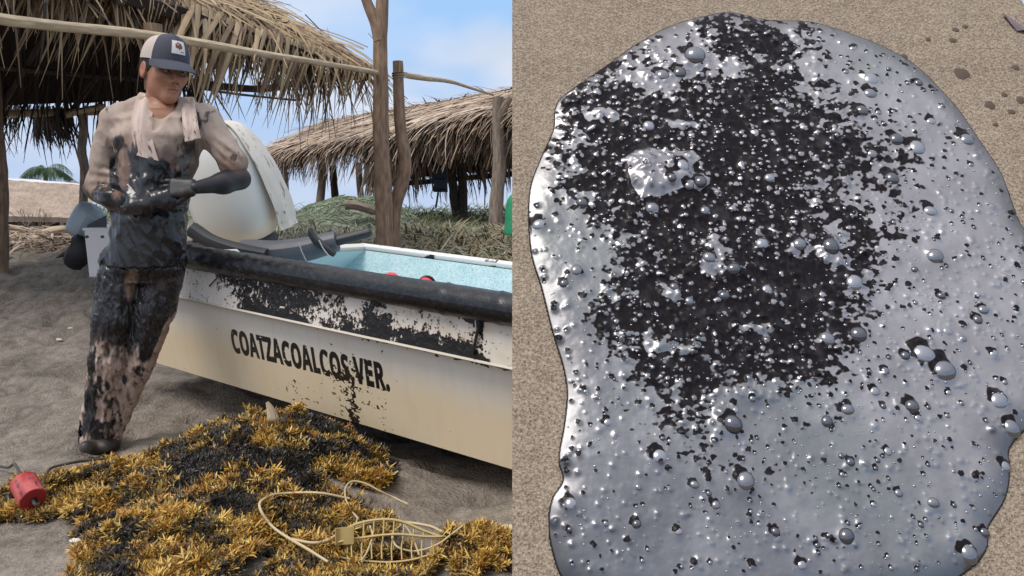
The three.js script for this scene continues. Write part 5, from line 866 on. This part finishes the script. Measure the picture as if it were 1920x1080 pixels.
{ // yellowish mound and brush left of the net
  const c = P(545, 425, 12), t = thing('straw_mound', 'small yellowish straw mound left of the net heap', 'mound', foot(c));
  part('mound_body', sheet(30, 12, (i, j) => { const a = i * 6.283, e = j * 1.57, R = Math.cos(e) * (1 + 0.2 * fbm(Math.cos(a) * 2, Math.sin(a) * 2, e, 2)); return V(c.x + Math.cos(a) * R * 0.27, t.position.y + (P(545, 405, 12).y - t.position.y) * Math.sin(e), c.z + Math.sin(a) * R * 0.27); }), mat(0.42, 0.33, 0.19, 0.9), t);
  const b = thing('brush', 'tangled grey green brush and litter behind the boat between the motor and the posts', 'brush', foot(P(600, 450, 9.5))); b.userData.kind = 'stuff';
  foliage(b, 'brush_leaves', 3800, (r) => { const x = lerp(520, 760, r()), d = lerp(7.2, 13, r()), p = P(x, 400, d); p.y = beach(p.x, p.z) + Math.max(0, 0.10 + 0.25 * fbm(p.x * 2, p.z * 2, 1, 2)) * r(); return p; }, SAGE, 0.13, 21);
  const g = thing('brush', 'green bushes and dry grass behind the boat right of the two posts', 'brush', foot(P(850, 450, 10))); g.userData.kind = 'stuff';
  foliage(g, 'brush_leaves', 9000, (r) => { const x = lerp(755, 985, r()), d = lerp(7, 15, Math.pow(r(), 0.8)), p = P(x, 400, d); const top = 0.12 + 0.42 * smooth(8.5, 12, d) * (0.6 + 0.9 * clamp(fbm(p.x * 1.1, p.z * 1.1, 4, 3) + 0.3)); p.y = beach(p.x, p.z) + top * Math.pow(r(), 0.6); return p; }, GREEN, 0.11, 22);
  const y = thing('dry_grass', 'straw coloured dry grass right behind the boat rail at the right', 'grass', foot(P(850, 460, 7))); y.userData.kind = 'stuff';
  foliage(y, 'grass_blades', 2600, (r) => { const x = lerp(752, 985, r()), d = lerp(5.2, 8.2, r()), p = P(x, 400, d); p.y = beach(p.x, p.z) + 0.12 * r(); return p; }, [...DRY, ...SAGE], 0.16, 23);
  const l = thing('brush', 'low dry greenish scrub far off beneath the second shelter', 'brush', foot(P(560, 430, 16))); l.userData.kind = 'stuff';
  foliage(l, 'brush_leaves', 2600, (r) => { const x = lerp(505, 700, r()), d = lerp(13, 19, r()), p = P(x, 400, d); p.y = beach(p.x, p.z) + 0.42 * r(); return p; }, [...DRY, ...SAGE], 0.14, 24);
  const far = thing('tree_line', 'low dark green line of scrub along the horizon', 'tree line', V(0, 0.4, -60)); far.userData.kind = 'stuff';
  foliage(far, 'scrub_leaves', 9000, (r) => { const d = lerp(38, 75, r()), p = P(lerp(-300, 1300, r()), 400, d); p.y = 0.42 + (0.5 + 0.9 * clamp(fbm(p.x * 0.2, p.z * 0.2, 3, 3) + 0.3)) * r(); return p; }, GREEN, 0.7, 25);
}
{ // bag hung from the far eave
  const d = 11.2, c = P(826, 336, d), t = thing('hanging_bag', 'dark blue backpack hanging from the second shelter by its strap', 'backpack', P(826, 362, d)), m = mat(0.028, 0.036, 0.055, 0.7);
  { const g = bevelBox(0.20, 0.36, 0.13, 0.05), p = g.attributes.position; for (let i = 0; i < p.count; i++) { const k = p.getY(i) / 0.18; p.setX(i, p.getX(i) * (1 - 0.14 * Math.max(0, k)) + 0.006 * noise(p.getY(i) * 14, 1, 2)); } g.translate(c.x, c.y, c.z); g.computeVertexNormals(); part('bag_body', g, m, t); }
  { const g = bevelBox(0.15, 0.15, 0.06, 0.025); g.translate(c.x + 0.01, c.y - 0.07, c.z + 0.085); part('pocket', g, m, t); }
  part('strap', tube(curve([P(819, 318, d), P(822, 300, d), P(829, 298, d), P(833, 318, d)], 12), 0.014, 6), m, t);
  part('strap', tube(curve([P(812, 325, d - 0.05), P(811, 345, d - 0.06), P(813, 358, d - 0.05)], 8), 0.012, 6), m, t);
  part('loose_strap', tube(curve([P(822, 356, d - 0.04), P(820, 372, d), P(817, 390, d)], 8), 0.014, 6), m, t);
  part('cord', tube(curve([P(811, 356, d), P(808, 365, d), P(811, 373, d)], 8), 0.006, 5), mat(0.3, 0.3, 0.3, 0.7), t);
}

// ---------------------------------------------------------------- the steep sand bank at the right and the oil that lies on it
{
  const TILT = THREE.MathUtils.degToRad(32), n = V(0, Math.sin(TILT), Math.cos(TILT)), upS = V(0, Math.cos(TILT), -Math.sin(TILT)), O = P(1440, 540, 1.15); O.x = 0;
  const W = 0.93, on = (u, v, h = 0) => V(u, 0, 0).add(V(0, O.y, O.z)).addScaledVector(upS, v).addScaledVector(n, h);       // across, up the slope, out of it
  const toUV = (px, py) => { const D = V((px - 960) / FOCAL, -(py - HORIZON) / FOCAL, -1), k = V(0, O.y, O.z).sub(camera.position).dot(n) / D.dot(n), h = camera.position.clone().addScaledVector(D, k); return [h.x, h.clone().sub(V(0, O.y, O.z)).dot(upS)]; };
  const pxOf = (u, v) => toPx(on(u, v)), scaleAt = (px, py) => { const a = toUV(px - 5, py), b = toUV(px + 5, py); return (b[0] - a[0]) / 10; };
  const vTop = toUV(1440, -30)[1], vBot = -O.y / Math.cos(TILT) - 0.02, X0 = 0.0004;
  const relief = (u, v) => 0.0014 * fbm(u * 9, v * 9, 1, 3) + 0.0004 * fbm(u * 150, v * 150, 4, 2);
  // sand: grains of three tones in the colour and in the relief
  const grain = (u, v) => 0.9 * tile(u, v, 120, 2, 3) + 0.7 * tile(u, v, 230, 1, 7) + 0.16 * tile(u, v, 12, 3, 5);
  const sandTex = texture(1536, 1536, (u, v) => { const g = grain(u, v), s = smooth(0.28, 0.42, tile(u, v, 300, 1, 11)); return encs(mix3(mix3([0.12, 0.083, 0.055], [0.44, 0.352, 0.265], clamp(0.5 + g * 1.15)), [0.62, 0.52, 0.42], s * 0.5)); }), sandBump = texture(1024, 1024, (u, v) => { const g = 0.5 + grain(u, v) * 0.7; return [g, g, g]; }, false);
  sandTex.repeat.set(2.4, 2.4); sandBump.repeat.set(2.4, 2.4);
  const sandM = new THREE.MeshStandardMaterial({ map: sandTex, bumpMap: sandBump, bumpScale: 0.0022, roughness: 0.95, side: THREE.DoubleSide });
  {
    const front = sheet(150, 240, (i, j) => { const u = X0 + i * W, v = lerp(vBot, vTop, j); return on(u, v, i === 0 ? -0.0005 : relief(u, v)); }, (i, j, p) => [i * W, lerp(vBot, vTop, j)]);
    const zb = on(0, vTop).z - 0.02, yt = on(0, vTop).y, f = (u, v) => on(u, v, -0.0005), c = [];
    const side = (u) => sheet(1, 40, (i, j) => { const v = lerp(vBot, vTop, j), p = f(u, v); if (i) p.z = zb; return p; }, (i, j, p) => [p.z, p.y]);
    const back = sheet(1, 1, (i, j) => V(X0 + i * W, j ? yt : -0.02, zb), (i, j) => [i, j]), top = sheet(1, 1, (i, j) => { const p = f(X0 + i * W, vTop); if (j) p.z = zb; return p; });
    struct('sand_bank', mergeGeometries([front, side(X0), side(X0 + W), back, top].map((g) => g)), sandM, 'steep bank of pale brown grainy sand filling the right half, oil lying on its face');
  }
  // ---- outline of the slick
  const outline = new THREE.CatmullRomCurve3([[1325, 30], [1260, 48], [1195, 82], [1130, 128], [1058, 178], [1040, 205], [1036, 245], [1012, 300], [994, 350], [990, 410], [996, 480], [1014, 540], [1034, 620], [1055, 690], [1062, 740], [1056, 800], [1046, 860], [1054, 900], [1034, 935], [1027, 985], [1036, 1040], [1058, 1090], [1120, 1130], [1400, 1150], [1700, 1125], [1810, 1075], [1850, 1030], [1853, 990], [1885, 935], [1894, 880], [1892, 845], [1918, 812], [1960, 780], [1990, 700], [1975, 560], [1930, 450], [1908, 410], [1885, 345], [1868, 310], [1835, 262], [1800, 210], [1760, 165], [1715, 122], [1660, 90], [1590, 62], [1520, 42], [1440, 38], [1370, 24]].map(([x, y]) => { const [u, v] = toUV(x, y); return V(u, v, 0); }), true, 'catmullrom', 0.5).getPoints(420);
  const edge = (u, v) => {          // signed distance, positive inside
    let d = 1e9, inn = false; const L = outline.length - 1;
    for (let i = 0; i < L; i++) { const a = outline[i], b = outline[i + 1], bx = b.x - a.x, by = b.y - a.y, t = clamp(((u - a.x) * bx + (v - a.y) * by) / (bx * bx + by * by)), dx = u - a.x - t * bx, dy = v - a.y - t * by; d = Math.min(d, dx * dx + dy * dy); if ((a.y > v) !== (b.y > v) && u < (b.x - a.x) * (v - a.y) / (b.y - a.y) + a.x) inn = !inn; }
    return (inn ? 1 : -1) * Math.sqrt(d);
  };
  // ---- reflections painted into the oil: a dark figure in black, the sky in silver
  const poly = (pts) => (x, y) => { let d = 1e9, inn = false; for (let i = 0; i < pts.length; i++) { const a = pts[i], b = pts[(i + 1) % pts.length], bx = b[0] - a[0], by = b[1] - a[1], t = clamp(((x - a[0]) * bx + (y - a[1]) * by) / (bx * bx + by * by)); d = Math.min(d, Math.hypot(x - a[0] - t * bx, y - a[1] - t * by)); if ((a[1] > y) !== (b[1] > y) && x < bx * (y - a[1]) / by + a[0]) inn = !inn; } return inn ? d : -d; };
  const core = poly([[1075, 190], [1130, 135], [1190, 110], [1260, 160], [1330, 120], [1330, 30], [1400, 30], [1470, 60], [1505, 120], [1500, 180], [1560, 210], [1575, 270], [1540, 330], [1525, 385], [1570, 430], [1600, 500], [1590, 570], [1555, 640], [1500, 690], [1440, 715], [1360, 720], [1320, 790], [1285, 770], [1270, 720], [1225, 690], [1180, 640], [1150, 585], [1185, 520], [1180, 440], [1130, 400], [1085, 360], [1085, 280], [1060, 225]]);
  const isle = poly([[1172, 302], [1190, 288], [1215, 283], [1250, 290], [1296, 290], [1313, 303], [1298, 316], [1300, 330], [1330, 340], [1328, 352], [1310, 366], [1290, 357], [1262, 364], [1240, 374], [1200, 378], [1182, 352]]);
  const blobs = [[1340, 470, 34, 26], [1370, 510, 30, 16], [1330, 505, 24, 18], [1425, 467, 18, 24], [1492, 465, 22, 18], [1552, 470, 26, 34], [1420, 622, 40, 13], [1295, 660, 34, 12], [1260, 555, 26, 16], [1355, 790, 24, 34], [1215, 155, 50, 24], [1265, 130, 30, 24], [1300, 118, 24, 20], [1130, 218, 34, 11], [1275, 240, 40, 9], [1365, 135, 26, 14], [1400, 745, 50, 20], [1240, 650, 20, 14]];
  const specks = [[1630, 168, 24, 30], [1612, 216, 20, 14], [1700, 285, 50, 26], [1740, 240, 16, 12], [1660, 350, 70, 40], [1690, 300, 60, 50], [1600, 300, 50, 60], [1640, 440, 50, 60], [1600, 640, 30, 20], [1545, 700, 50, 40], [1490, 850, 20, 34], [1480, 900, 70, 30], [1560, 790, 40, 20], [1370, 880, 60, 24], [1300, 860, 40, 24], [1140, 750, 26, 20], [1200, 725, 34, 16], [1150, 600, 20, 30], [1115, 620, 12, 22], [1230, 790, 30, 24], [1690, 410, 50, 60], [1350, 1000, 60, 20], [1770, 400, 14, 34], [1640, 980, 80, 30]];
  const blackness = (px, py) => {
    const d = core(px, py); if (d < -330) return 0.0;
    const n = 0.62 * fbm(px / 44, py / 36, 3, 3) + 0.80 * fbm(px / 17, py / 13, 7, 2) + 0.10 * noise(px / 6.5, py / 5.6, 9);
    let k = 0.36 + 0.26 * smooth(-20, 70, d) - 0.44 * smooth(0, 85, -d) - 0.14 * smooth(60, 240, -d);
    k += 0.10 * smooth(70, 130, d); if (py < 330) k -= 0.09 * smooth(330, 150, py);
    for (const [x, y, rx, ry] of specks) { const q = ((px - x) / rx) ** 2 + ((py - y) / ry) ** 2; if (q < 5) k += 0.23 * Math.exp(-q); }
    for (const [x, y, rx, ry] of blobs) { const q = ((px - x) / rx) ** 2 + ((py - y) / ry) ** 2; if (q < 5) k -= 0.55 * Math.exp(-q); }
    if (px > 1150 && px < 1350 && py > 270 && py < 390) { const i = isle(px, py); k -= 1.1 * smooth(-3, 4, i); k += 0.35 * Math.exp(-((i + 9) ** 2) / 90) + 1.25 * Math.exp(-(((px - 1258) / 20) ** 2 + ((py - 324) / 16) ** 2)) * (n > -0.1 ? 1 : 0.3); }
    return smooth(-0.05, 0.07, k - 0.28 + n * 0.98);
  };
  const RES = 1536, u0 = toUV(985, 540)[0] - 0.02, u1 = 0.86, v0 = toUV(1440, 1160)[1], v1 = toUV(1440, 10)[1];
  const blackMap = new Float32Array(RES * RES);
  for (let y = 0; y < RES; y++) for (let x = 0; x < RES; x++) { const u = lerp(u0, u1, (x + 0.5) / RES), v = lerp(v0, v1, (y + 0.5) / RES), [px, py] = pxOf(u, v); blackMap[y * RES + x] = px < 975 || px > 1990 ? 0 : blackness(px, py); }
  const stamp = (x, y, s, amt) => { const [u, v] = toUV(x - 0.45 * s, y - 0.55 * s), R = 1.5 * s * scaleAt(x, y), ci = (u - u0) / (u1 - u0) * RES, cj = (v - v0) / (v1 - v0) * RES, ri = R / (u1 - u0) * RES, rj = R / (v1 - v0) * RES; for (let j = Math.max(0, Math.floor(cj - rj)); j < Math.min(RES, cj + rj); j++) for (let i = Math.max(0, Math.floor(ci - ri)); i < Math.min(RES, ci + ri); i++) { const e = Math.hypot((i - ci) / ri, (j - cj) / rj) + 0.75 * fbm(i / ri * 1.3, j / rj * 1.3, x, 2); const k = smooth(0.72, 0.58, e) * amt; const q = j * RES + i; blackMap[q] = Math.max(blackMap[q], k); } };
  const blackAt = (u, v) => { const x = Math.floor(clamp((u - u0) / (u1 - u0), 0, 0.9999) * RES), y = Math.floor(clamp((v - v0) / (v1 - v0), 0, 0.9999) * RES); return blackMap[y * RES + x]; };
  const sheenTone = (u, v) => { const a = fbm(u * 3.1 + 4, v * 3.1, 3, 3), b = fbm(u * 8 + a, v * 8, 6, 4), c = fbm(u * 30 + 2 * b, v * 14, 2, 3); let k = mix3([0.305, 0.285, 0.295], [0.425, 0.40, 0.405], clamp(0.5 + b * 1.3)); k = mix3(k, [0.28, 0.29, 0.28], clamp(a * 1.6)); const sheenGrade = clamp(0.40 + 1.0 * u + 0.95 * v + 0.25 * b); return k.map((q, i) => q * (1 + 0.25 * c) * lerp([0.50, 0.54, 0.58][i], 1.10, sheenGrade)); };  // sky sheen painted in, lighter towards the upper right
  // ---- the bubbles: big ones seen in the photograph, then smaller ones strewn among them
  const B = [[1300, 115, 20], [1272, 145, 13], [1215, 242, 11], [1222, 395, 14], [1090, 386, 13], [1012, 425, 15], [1080, 512, 13], [1057, 536, 9], [1630, 155, 16], [1628, 182, 13], [1612, 215, 14], [1742, 234, 11], [1808, 268, 16], [1676, 268, 14], [1715, 283, 16], [1632, 295, 11], [1668, 341, 15], [1740, 402, 14], [1748, 486, 18], [1718, 162, 9], [1598, 535, 16], [1548, 640, 15], [1605, 632, 17], [1728, 670, 24], [1764, 700, 25], [1692, 672, 10], [1868, 755, 18], [1892, 805, 17], [1705, 766, 14], [1717, 788, 8], [1585, 772, 14], [1546, 794, 13], [1636, 738, 10], [1812, 1040, 18], [1843, 1000, 10], [1880, 876, 12], [1744, 946, 13], [1582, 1008, 17], [1235, 860, 16], [1395, 905, 18], [1370, 800, 18], [1070, 948, 14], [1300, 912, 10], [1192, 985, 10], [1138, 796, 9], [1320, 400, 10], [1262, 545, 10], [1440, 340, 10], [1326, 492, 14], [1372, 512, 15], [1425, 465, 13], [1495, 465, 13], [1552, 470, 16], [1435, 548, 10], [1290, 570, 10], [1355, 560, 12], [1500, 1062, 11], [1838, 586, 10], [1828, 604, 10], [1772, 626, 10], [1680, 928, 9], [1915, 535, 9], [1858, 668, 10], [1290, 355, 10], [1310, 350, 12], [1118, 180, 8], [1240, 150, 14], [1760, 560, 9], [1842, 585, 8], [1800, 640, 8], [1256, 345, 9], [1276, 322, 13], [1655, 700, 8], [1450, 1000, 10], [1270, 1000, 9], [1340, 950, 10], [1590, 870, 9], [1660, 850, 8]];
  const r = rng(101);
  const far = (x, y, s) => B.every(([a, b, c]) => Math.hypot(a - x, b - y) > (c + s) * 0.95);
  while (B.length < 298) { const x = lerp(1000, 1915, r()), y = lerp(45, 1075, r()), s = 3.2 + 5.2 * r() * r() * r() + 1.2 * r(), [u, v] = toUV(x, y), right = 0.45 + 0.55 * smooth(1150, 1550, x); if (r() < right && far(x, y, s) && edge(u, v) > 0.008) B.push([x, y, s]); }
  const small = []; while (small.length < 900) { const x = lerp(1000, 1915, r()), y = lerp(45, 1075, r()), s = 1.3 + 1.9 * r() * r(), [u, v] = toUV(x, y); if (r() < (core(x, y) > -30 ? 0.95 : 0.4 + 0.3 * smooth(1200, 1600, x)) && edge(u, v) > 0.006) small.push([x, y, s]); }
  const bumps = []; while (bumps.length < 3400) { const x = lerp(990, 1918, r()), y = lerp(35, 1078, r()), [u, v] = toUV(x, y), inCore = core(x, y), s = 3 + 6 * r() * r() + (inCore > -60 ? 2.5 * r() : 0); if (r() < (inCore > -40 ? 1 : 0.30 + 0.35 * smooth(1150, 1600, x) * smooth(1000, 500, y)) && edge(u, v) > 0.006) bumps.push([x, y, s, inCore]); }
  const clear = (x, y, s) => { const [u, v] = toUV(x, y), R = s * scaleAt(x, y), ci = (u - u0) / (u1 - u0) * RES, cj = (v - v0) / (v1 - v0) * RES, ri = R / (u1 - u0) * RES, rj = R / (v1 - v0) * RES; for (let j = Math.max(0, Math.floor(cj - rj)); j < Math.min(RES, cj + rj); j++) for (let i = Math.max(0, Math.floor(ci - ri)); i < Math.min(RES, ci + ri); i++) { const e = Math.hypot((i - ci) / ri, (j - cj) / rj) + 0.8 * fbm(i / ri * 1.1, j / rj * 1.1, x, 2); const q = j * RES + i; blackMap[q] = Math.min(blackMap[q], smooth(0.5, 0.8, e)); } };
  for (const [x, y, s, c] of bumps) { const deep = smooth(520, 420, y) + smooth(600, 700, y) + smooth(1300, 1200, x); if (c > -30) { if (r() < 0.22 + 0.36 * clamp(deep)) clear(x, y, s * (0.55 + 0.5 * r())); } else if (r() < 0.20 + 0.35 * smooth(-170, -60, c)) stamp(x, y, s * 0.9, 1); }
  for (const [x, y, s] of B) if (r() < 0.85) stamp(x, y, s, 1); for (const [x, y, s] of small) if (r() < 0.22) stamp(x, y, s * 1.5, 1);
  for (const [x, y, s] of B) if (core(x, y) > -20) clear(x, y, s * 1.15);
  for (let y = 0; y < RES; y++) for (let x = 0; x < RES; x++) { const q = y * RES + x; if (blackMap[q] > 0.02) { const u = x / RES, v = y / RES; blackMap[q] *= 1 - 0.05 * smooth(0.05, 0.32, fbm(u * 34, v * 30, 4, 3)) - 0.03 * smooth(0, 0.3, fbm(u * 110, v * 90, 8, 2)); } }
  const BB = B.map(([x, y, s]) => { const [u, v] = toUV(x, y); return [u, v, s * scaleAt(x, y)]; });
  const rimMap = new Float32Array(RES * RES); for (const p of outline) { const ci = (p.x - u0) / (u1 - u0) * RES, cj = (p.y - v0) / (v1 - v0) * RES; for (let j = Math.max(0, Math.floor(cj - 8)); j < Math.min(RES, cj + 8); j++) for (let i = Math.max(0, Math.floor(ci - 8)); i < Math.min(RES, ci + 8); i++) { const q = j * RES + i; if (!rimMap[q]) rimMap[q] = 1 - smooth(0.0012, 0.0032, Math.abs(edge(lerp(u0, u1, (i + 0.5) / RES), lerp(v0, v1, (j + 0.5) / RES)))); } }
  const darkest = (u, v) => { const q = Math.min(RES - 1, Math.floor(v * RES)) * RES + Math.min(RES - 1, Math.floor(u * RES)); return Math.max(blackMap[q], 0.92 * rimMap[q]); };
  const G = 240, rimD = new Float32Array(G * G); for (let j = 0; j < G; j++) for (let i = 0; i < G; i++) rimD[j * G + i] = edge(lerp(u0, u1, i / (G - 1)), lerp(v0, v1, j / (G - 1)));
  const skin = (u, v) => { const x = u * (G - 1), y = v * (G - 1), i = Math.min(G - 2, Math.floor(x)), j = Math.min(G - 2, Math.floor(y)), a = x - i, b = y - j, d = lerp(lerp(rimD[j * G + i], rimD[j * G + i + 1], a), lerp(rimD[(j + 1) * G + i], rimD[(j + 1) * G + i + 1], a), b); return 0.93 * lerp(0.55, 1, smooth(0.0, 0.045, d + 0.006 * fbm(u * 20, v * 20, 3, 2))); };      // tone painted darker towards the rim to hold back the bright sheen there
  const colTex = texture(RES, RES, (u, v) => { const k = darkest(u, v); const th = skin(u, v); return encs(mix3(sheenTone(lerp(u0, u1, u), lerp(v0, v1, v)).map((q) => q * th), [0.010, 0.007, 0.009], k)); }, true, false);
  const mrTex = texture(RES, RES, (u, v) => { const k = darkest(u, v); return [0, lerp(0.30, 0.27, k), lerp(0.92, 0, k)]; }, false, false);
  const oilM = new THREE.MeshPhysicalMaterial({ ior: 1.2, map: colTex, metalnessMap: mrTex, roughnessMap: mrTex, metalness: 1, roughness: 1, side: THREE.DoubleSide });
  // ---- the sheet itself
  const STEP = 0.00135, NX = Math.ceil((u1 - u0) / STEP), NY = Math.ceil((v1 - v0) / STEP), dist = new Float32Array((NX + 1) * (NY + 1));
  const T = 0.0060, lip = 0.042;
  const swell = (u, v) => 0.0011 * fbm(u * 14, v * 14, 3, 3) + 0.0012 * fbm(u * 48, v * 48, 5, 3);
  const height = (u, v, d) => { const t = clamp(d / lip), h = T * (1 - (1 - t) ** 2); let k = h + swell(u, v) * t; const b = blackAt(u, v); k += t * (0.00035 * b * fbm(u * 130, v * 130, 8, 2)); return k; };
  const pos = [], uv = [], idx = [], id = new Int32Array((NX + 1) * (NY + 1)).fill(-1), H = new Float32Array((NX + 1) * (NY + 1));
  for (let j = 0; j <= NY; j++) for (let i = 0; i <= NX; i++) { const u = u0 + i * STEP, v = v0 + j * STEP; dist[j * (NX + 1) + i] = edge(u, v); }
  for (let j = 0; j <= NY; j++) for (let i = 0; i <= NX; i++) { const q = j * (NX + 1) + i, u = u0 + i * STEP, v = v0 + j * STEP, d = dist[q]; H[q] = d > 0 ? height(u, v, d) + 0.0018 : -0.004; }
  // menisci: the oil climbs a little around each bubble, and the pale island stands proud
  for (const [u, v, s] of BB) { const R = s * 2.4, a = Math.floor((u - R - u0) / STEP), b = Math.floor((v - R - v0) / STEP), m = Math.ceil(2 * R / STEP) + 1; for (let j = Math.max(0, b); j < Math.min(NY, b + m); j++) for (let i = Math.max(0, a); i < Math.min(NX, a + m); i++) { const q = j * (NX + 1) + i; if (dist[q] < 0.003) continue; const e = Math.hypot(u0 + i * STEP - u, v0 + j * STEP - v) / s; if (e < 2.4) H[q] += 0.28 * s * Math.exp(-((e / 1.15) ** 2)); } }
  for (const [x, y, s0] of bumps) { const [u, v] = toUV(x, y), s = s0 * scaleAt(x, y), R = s * 2.2, a = Math.floor((u - R - u0) / STEP), b = Math.floor((v - R - v0) / STEP), m = Math.ceil(2 * R / STEP) + 1; for (let j = Math.max(0, b); j < Math.min(NY, b + m); j++) for (let i = Math.max(0, a); i < Math.min(NX, a + m); i++) { const q = j * (NX + 1) + i; if (dist[q] < 0.003) continue; const e = Math.hypot(u0 + i * STEP - u, v0 + j * STEP - v) / s; if (e < 2.2) H[q] += 0.36 * s * Math.exp(-((e / 0.85) ** 2)); } }
  for (let j = 0; j <= NY; j++) for (let i = 0; i <= NX; i++) { const q = j * (NX + 1) + i, u = u0 + i * STEP, v = v0 + j * STEP; if (dist[q] < 0) continue; const [px, py] = pxOf(u, v); if (px > 1140 && px < 1350 && py > 265 && py < 395) H[q] += 0.010 * smooth(-10, 26, isle(px, py)) * (1 + 0.3 * fbm(u * 40, v * 40, 1, 2)); for (const [x, y, rx, ry] of blobs) { const w = ((px - x) / rx) ** 2 + ((py - y) / ry) ** 2; if (w < 5) H[q] += 0.0045 * Math.exp(-w * 1.3); } }
  for (let j = 0; j <= NY; j++) for (let i = 0; i <= NX; i++) { const q = j * (NX + 1) + i; if (dist[q] < -STEP * 2) continue; const u = u0 + i * STEP, v = v0 + j * STEP, p = on(u, v, H[q]); id[q] = pos.length / 3; pos.push(p.x, p.y, p.z); uv.push((u - u0) / (u1 - u0), (v - v0) / (v1 - v0)); }
  for (let j = 0; j < NY; j++) for (let i = 0; i < NX; i++) { const a = id[j * (NX + 1) + i], b = id[j * (NX + 1) + i + 1], c = id[(j + 1) * (NX + 1) + i], d = id[(j + 1) * (NX + 1) + i + 1]; if (a >= 0 && b >= 0 && c >= 0 && d >= 0) idx.push(a, b, c, b, d, c); }
  const c0 = on(...toUV(1450, 560)), slick = thing('oil_slick', 'large puddle of black crude oil with painted sky sheen, painted dark reflection and many bubbles on the sand bank', 'oil slick', c0);
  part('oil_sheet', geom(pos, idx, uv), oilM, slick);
  // ---- bubbles: domes of the same oil
  const dome = (flat) => { const g = new THREE.SphereGeometry(1, 22, 14, 0, Math.PI * 2, 0, Math.PI * 0.62); g.rotateX(Math.PI / 2); g.scale(1, 1, flat); return g; };
  const D = [dome(0.72), dome(0.85), dome(0.6)], BM = [[0.25, 0.25, 0.27, 0.16], [0.16, 0.16, 0.175, 0.14], [0.34, 0.34, 0.365, 0.22]].map(([a, b, c, k]) => new THREE.MeshStandardMaterial({ color: new THREE.Color(a, b, c), metalness: 0.9, roughness: k, side: THREE.DoubleSide }));
  const turn = new THREE.Quaternion().setFromUnitVectors(V(0, 0, 1), n);
  const Hat = (u, v) => H[clamp(Math.round((v - v0) / STEP), 0, NY) * (NX + 1) + clamp(Math.round((u - u0) / STEP), 0, NX)];
  BB.forEach(([u, v, s], k) => { const o = new THREE.Mesh(D[k % 3], BM[(k * 7) % 3]); o.name = 'bubble'; o.position.copy(on(u, v, Hat(u, v) - 0.46 * s)).sub(c0); o.quaternion.copy(turn).multiply(new THREE.Quaternion().setFromAxisAngle(V(0, 0, 1), k)); o.scale.set(s * (1 + 0.12 * Math.sin(k)), s, s); o.castShadow = o.receiveShadow = true; slick.add(o); });
  const tiny = new THREE.InstancedMesh(new THREE.SphereGeometry(1, 10, 7), BM[2], small.length), mm = new THREE.Matrix4(); tiny.name = 'small_bubbles'; tiny.userData.kind = 'stuff'; tiny.castShadow = tiny.receiveShadow = true;
  small.forEach(([x, y, s], k) => { const [u, v] = toUV(x, y), q = s * scaleAt(x, y); mm.compose(on(u, v, Hat(u, v) - 0.2 * q).sub(c0), turn, V(q * (1 + 0.3 * r()), q, q * 0.8)); tiny.setMatrixAt(k, mm); }); slick.add(tiny);
  // ---- drops of oil and a scrap on the bare sand
  const spots = [[1803, 138, 17, 'biggest brown oil spot on the sand right of the slick top'], [1695, 107, 9, 'small dark oil spot on the sand above the slick, left of the biggest spot'], [1786, 76, 8, 'small dark oil drop on the sand at the upper right'], [1792, 56, 7, 'tiny dark oil drop near the top right of the sand'], [1810, 50, 6, 'tiny dark oil drop highest of those on the sand'], [1740, 74, 6, 'faint brown oil fleck left of the two top drops'], [1904, 127, 8, 'dark oil drop by the right edge below the purple scrap'], [1856, 197, 11, 'brown oil drop in the middle of the right cluster on the sand'], [1883, 178, 7, 'small oil drop at the top of the right cluster on the sand'], [1896, 210, 8, 'dark oil drop at the foot of the right cluster on the sand'], [1914, 188, 11, 'dark oil drop cut by the right edge of the picture'], [1866, 234, 6, 'faint oil fleck lowest on the sand right of the slick']];
  for (const [x, y, s, label] of spots) {
    const [u, v] = toUV(x, y), q = s * scaleAt(x, y), pos2 = [], ix = [], N = 22, K = 5; for (let k = 0; k <= K; k++) for (let i = 0; i <= N; i++) { const a = (i % N) / N * 6.283, rr = q * (k / K) * (1 + 0.55 * fbm(Math.cos(a) * 1.6 + x, Math.sin(a) * 1.6, 2, 3)), uu = u + Math.cos(a) * rr, vv = v + Math.sin(a) * rr, p = on(uu, vv, relief(uu, vv) + 0.0016 * (1 - (k / K) ** 2) - (k === K ? 0.0008 : 0) + 0.0006 * fbm(uu * 300, vv * 300, 1, 2)); pos2.push(p.x, p.y, p.z); }
    for (let k = 0; k < K; k++) for (let i = 0; i < N; i++) { const a = k * (N + 1) + i; ix.push(a, a + 1, a + N + 1, a + 1, a + N + 2, a + N + 1); } tag(part('oil_spot', geom(pos2, ix), mat(0.085, 0.055, 0.038, 0.7), scene), label, 'oil spot', 'oil spots on the sand bank');
  }
  { const [u, v] = toUV(1905, 46), k = scaleAt(1905, 46), g = slab(8, 8, (i, j) => { const a = lerp(-16, 16, i) * (1 - 0.35 * Math.abs(j - 0.4)), b = lerp(-22, 22, j), x = (a + b * -0.35) * k, y = (b - a * 0.2) * k; return on(u + x, v + y, 0.003 + 0.004 * Math.sin(i * 4 + j * 2) + 0.002 * fbm(i * 3, j * 3, 1, 2)); }, 0.0015); tag(part('leaf_scrap', g, mat(0.16, 0.12, 0.14, 0.6), scene), 'crumpled purplish scrap on the sand in the top right corner', 'scrap'); }
}

renderer.setSize(1920, 1080);
renderer.render(scene, camera);
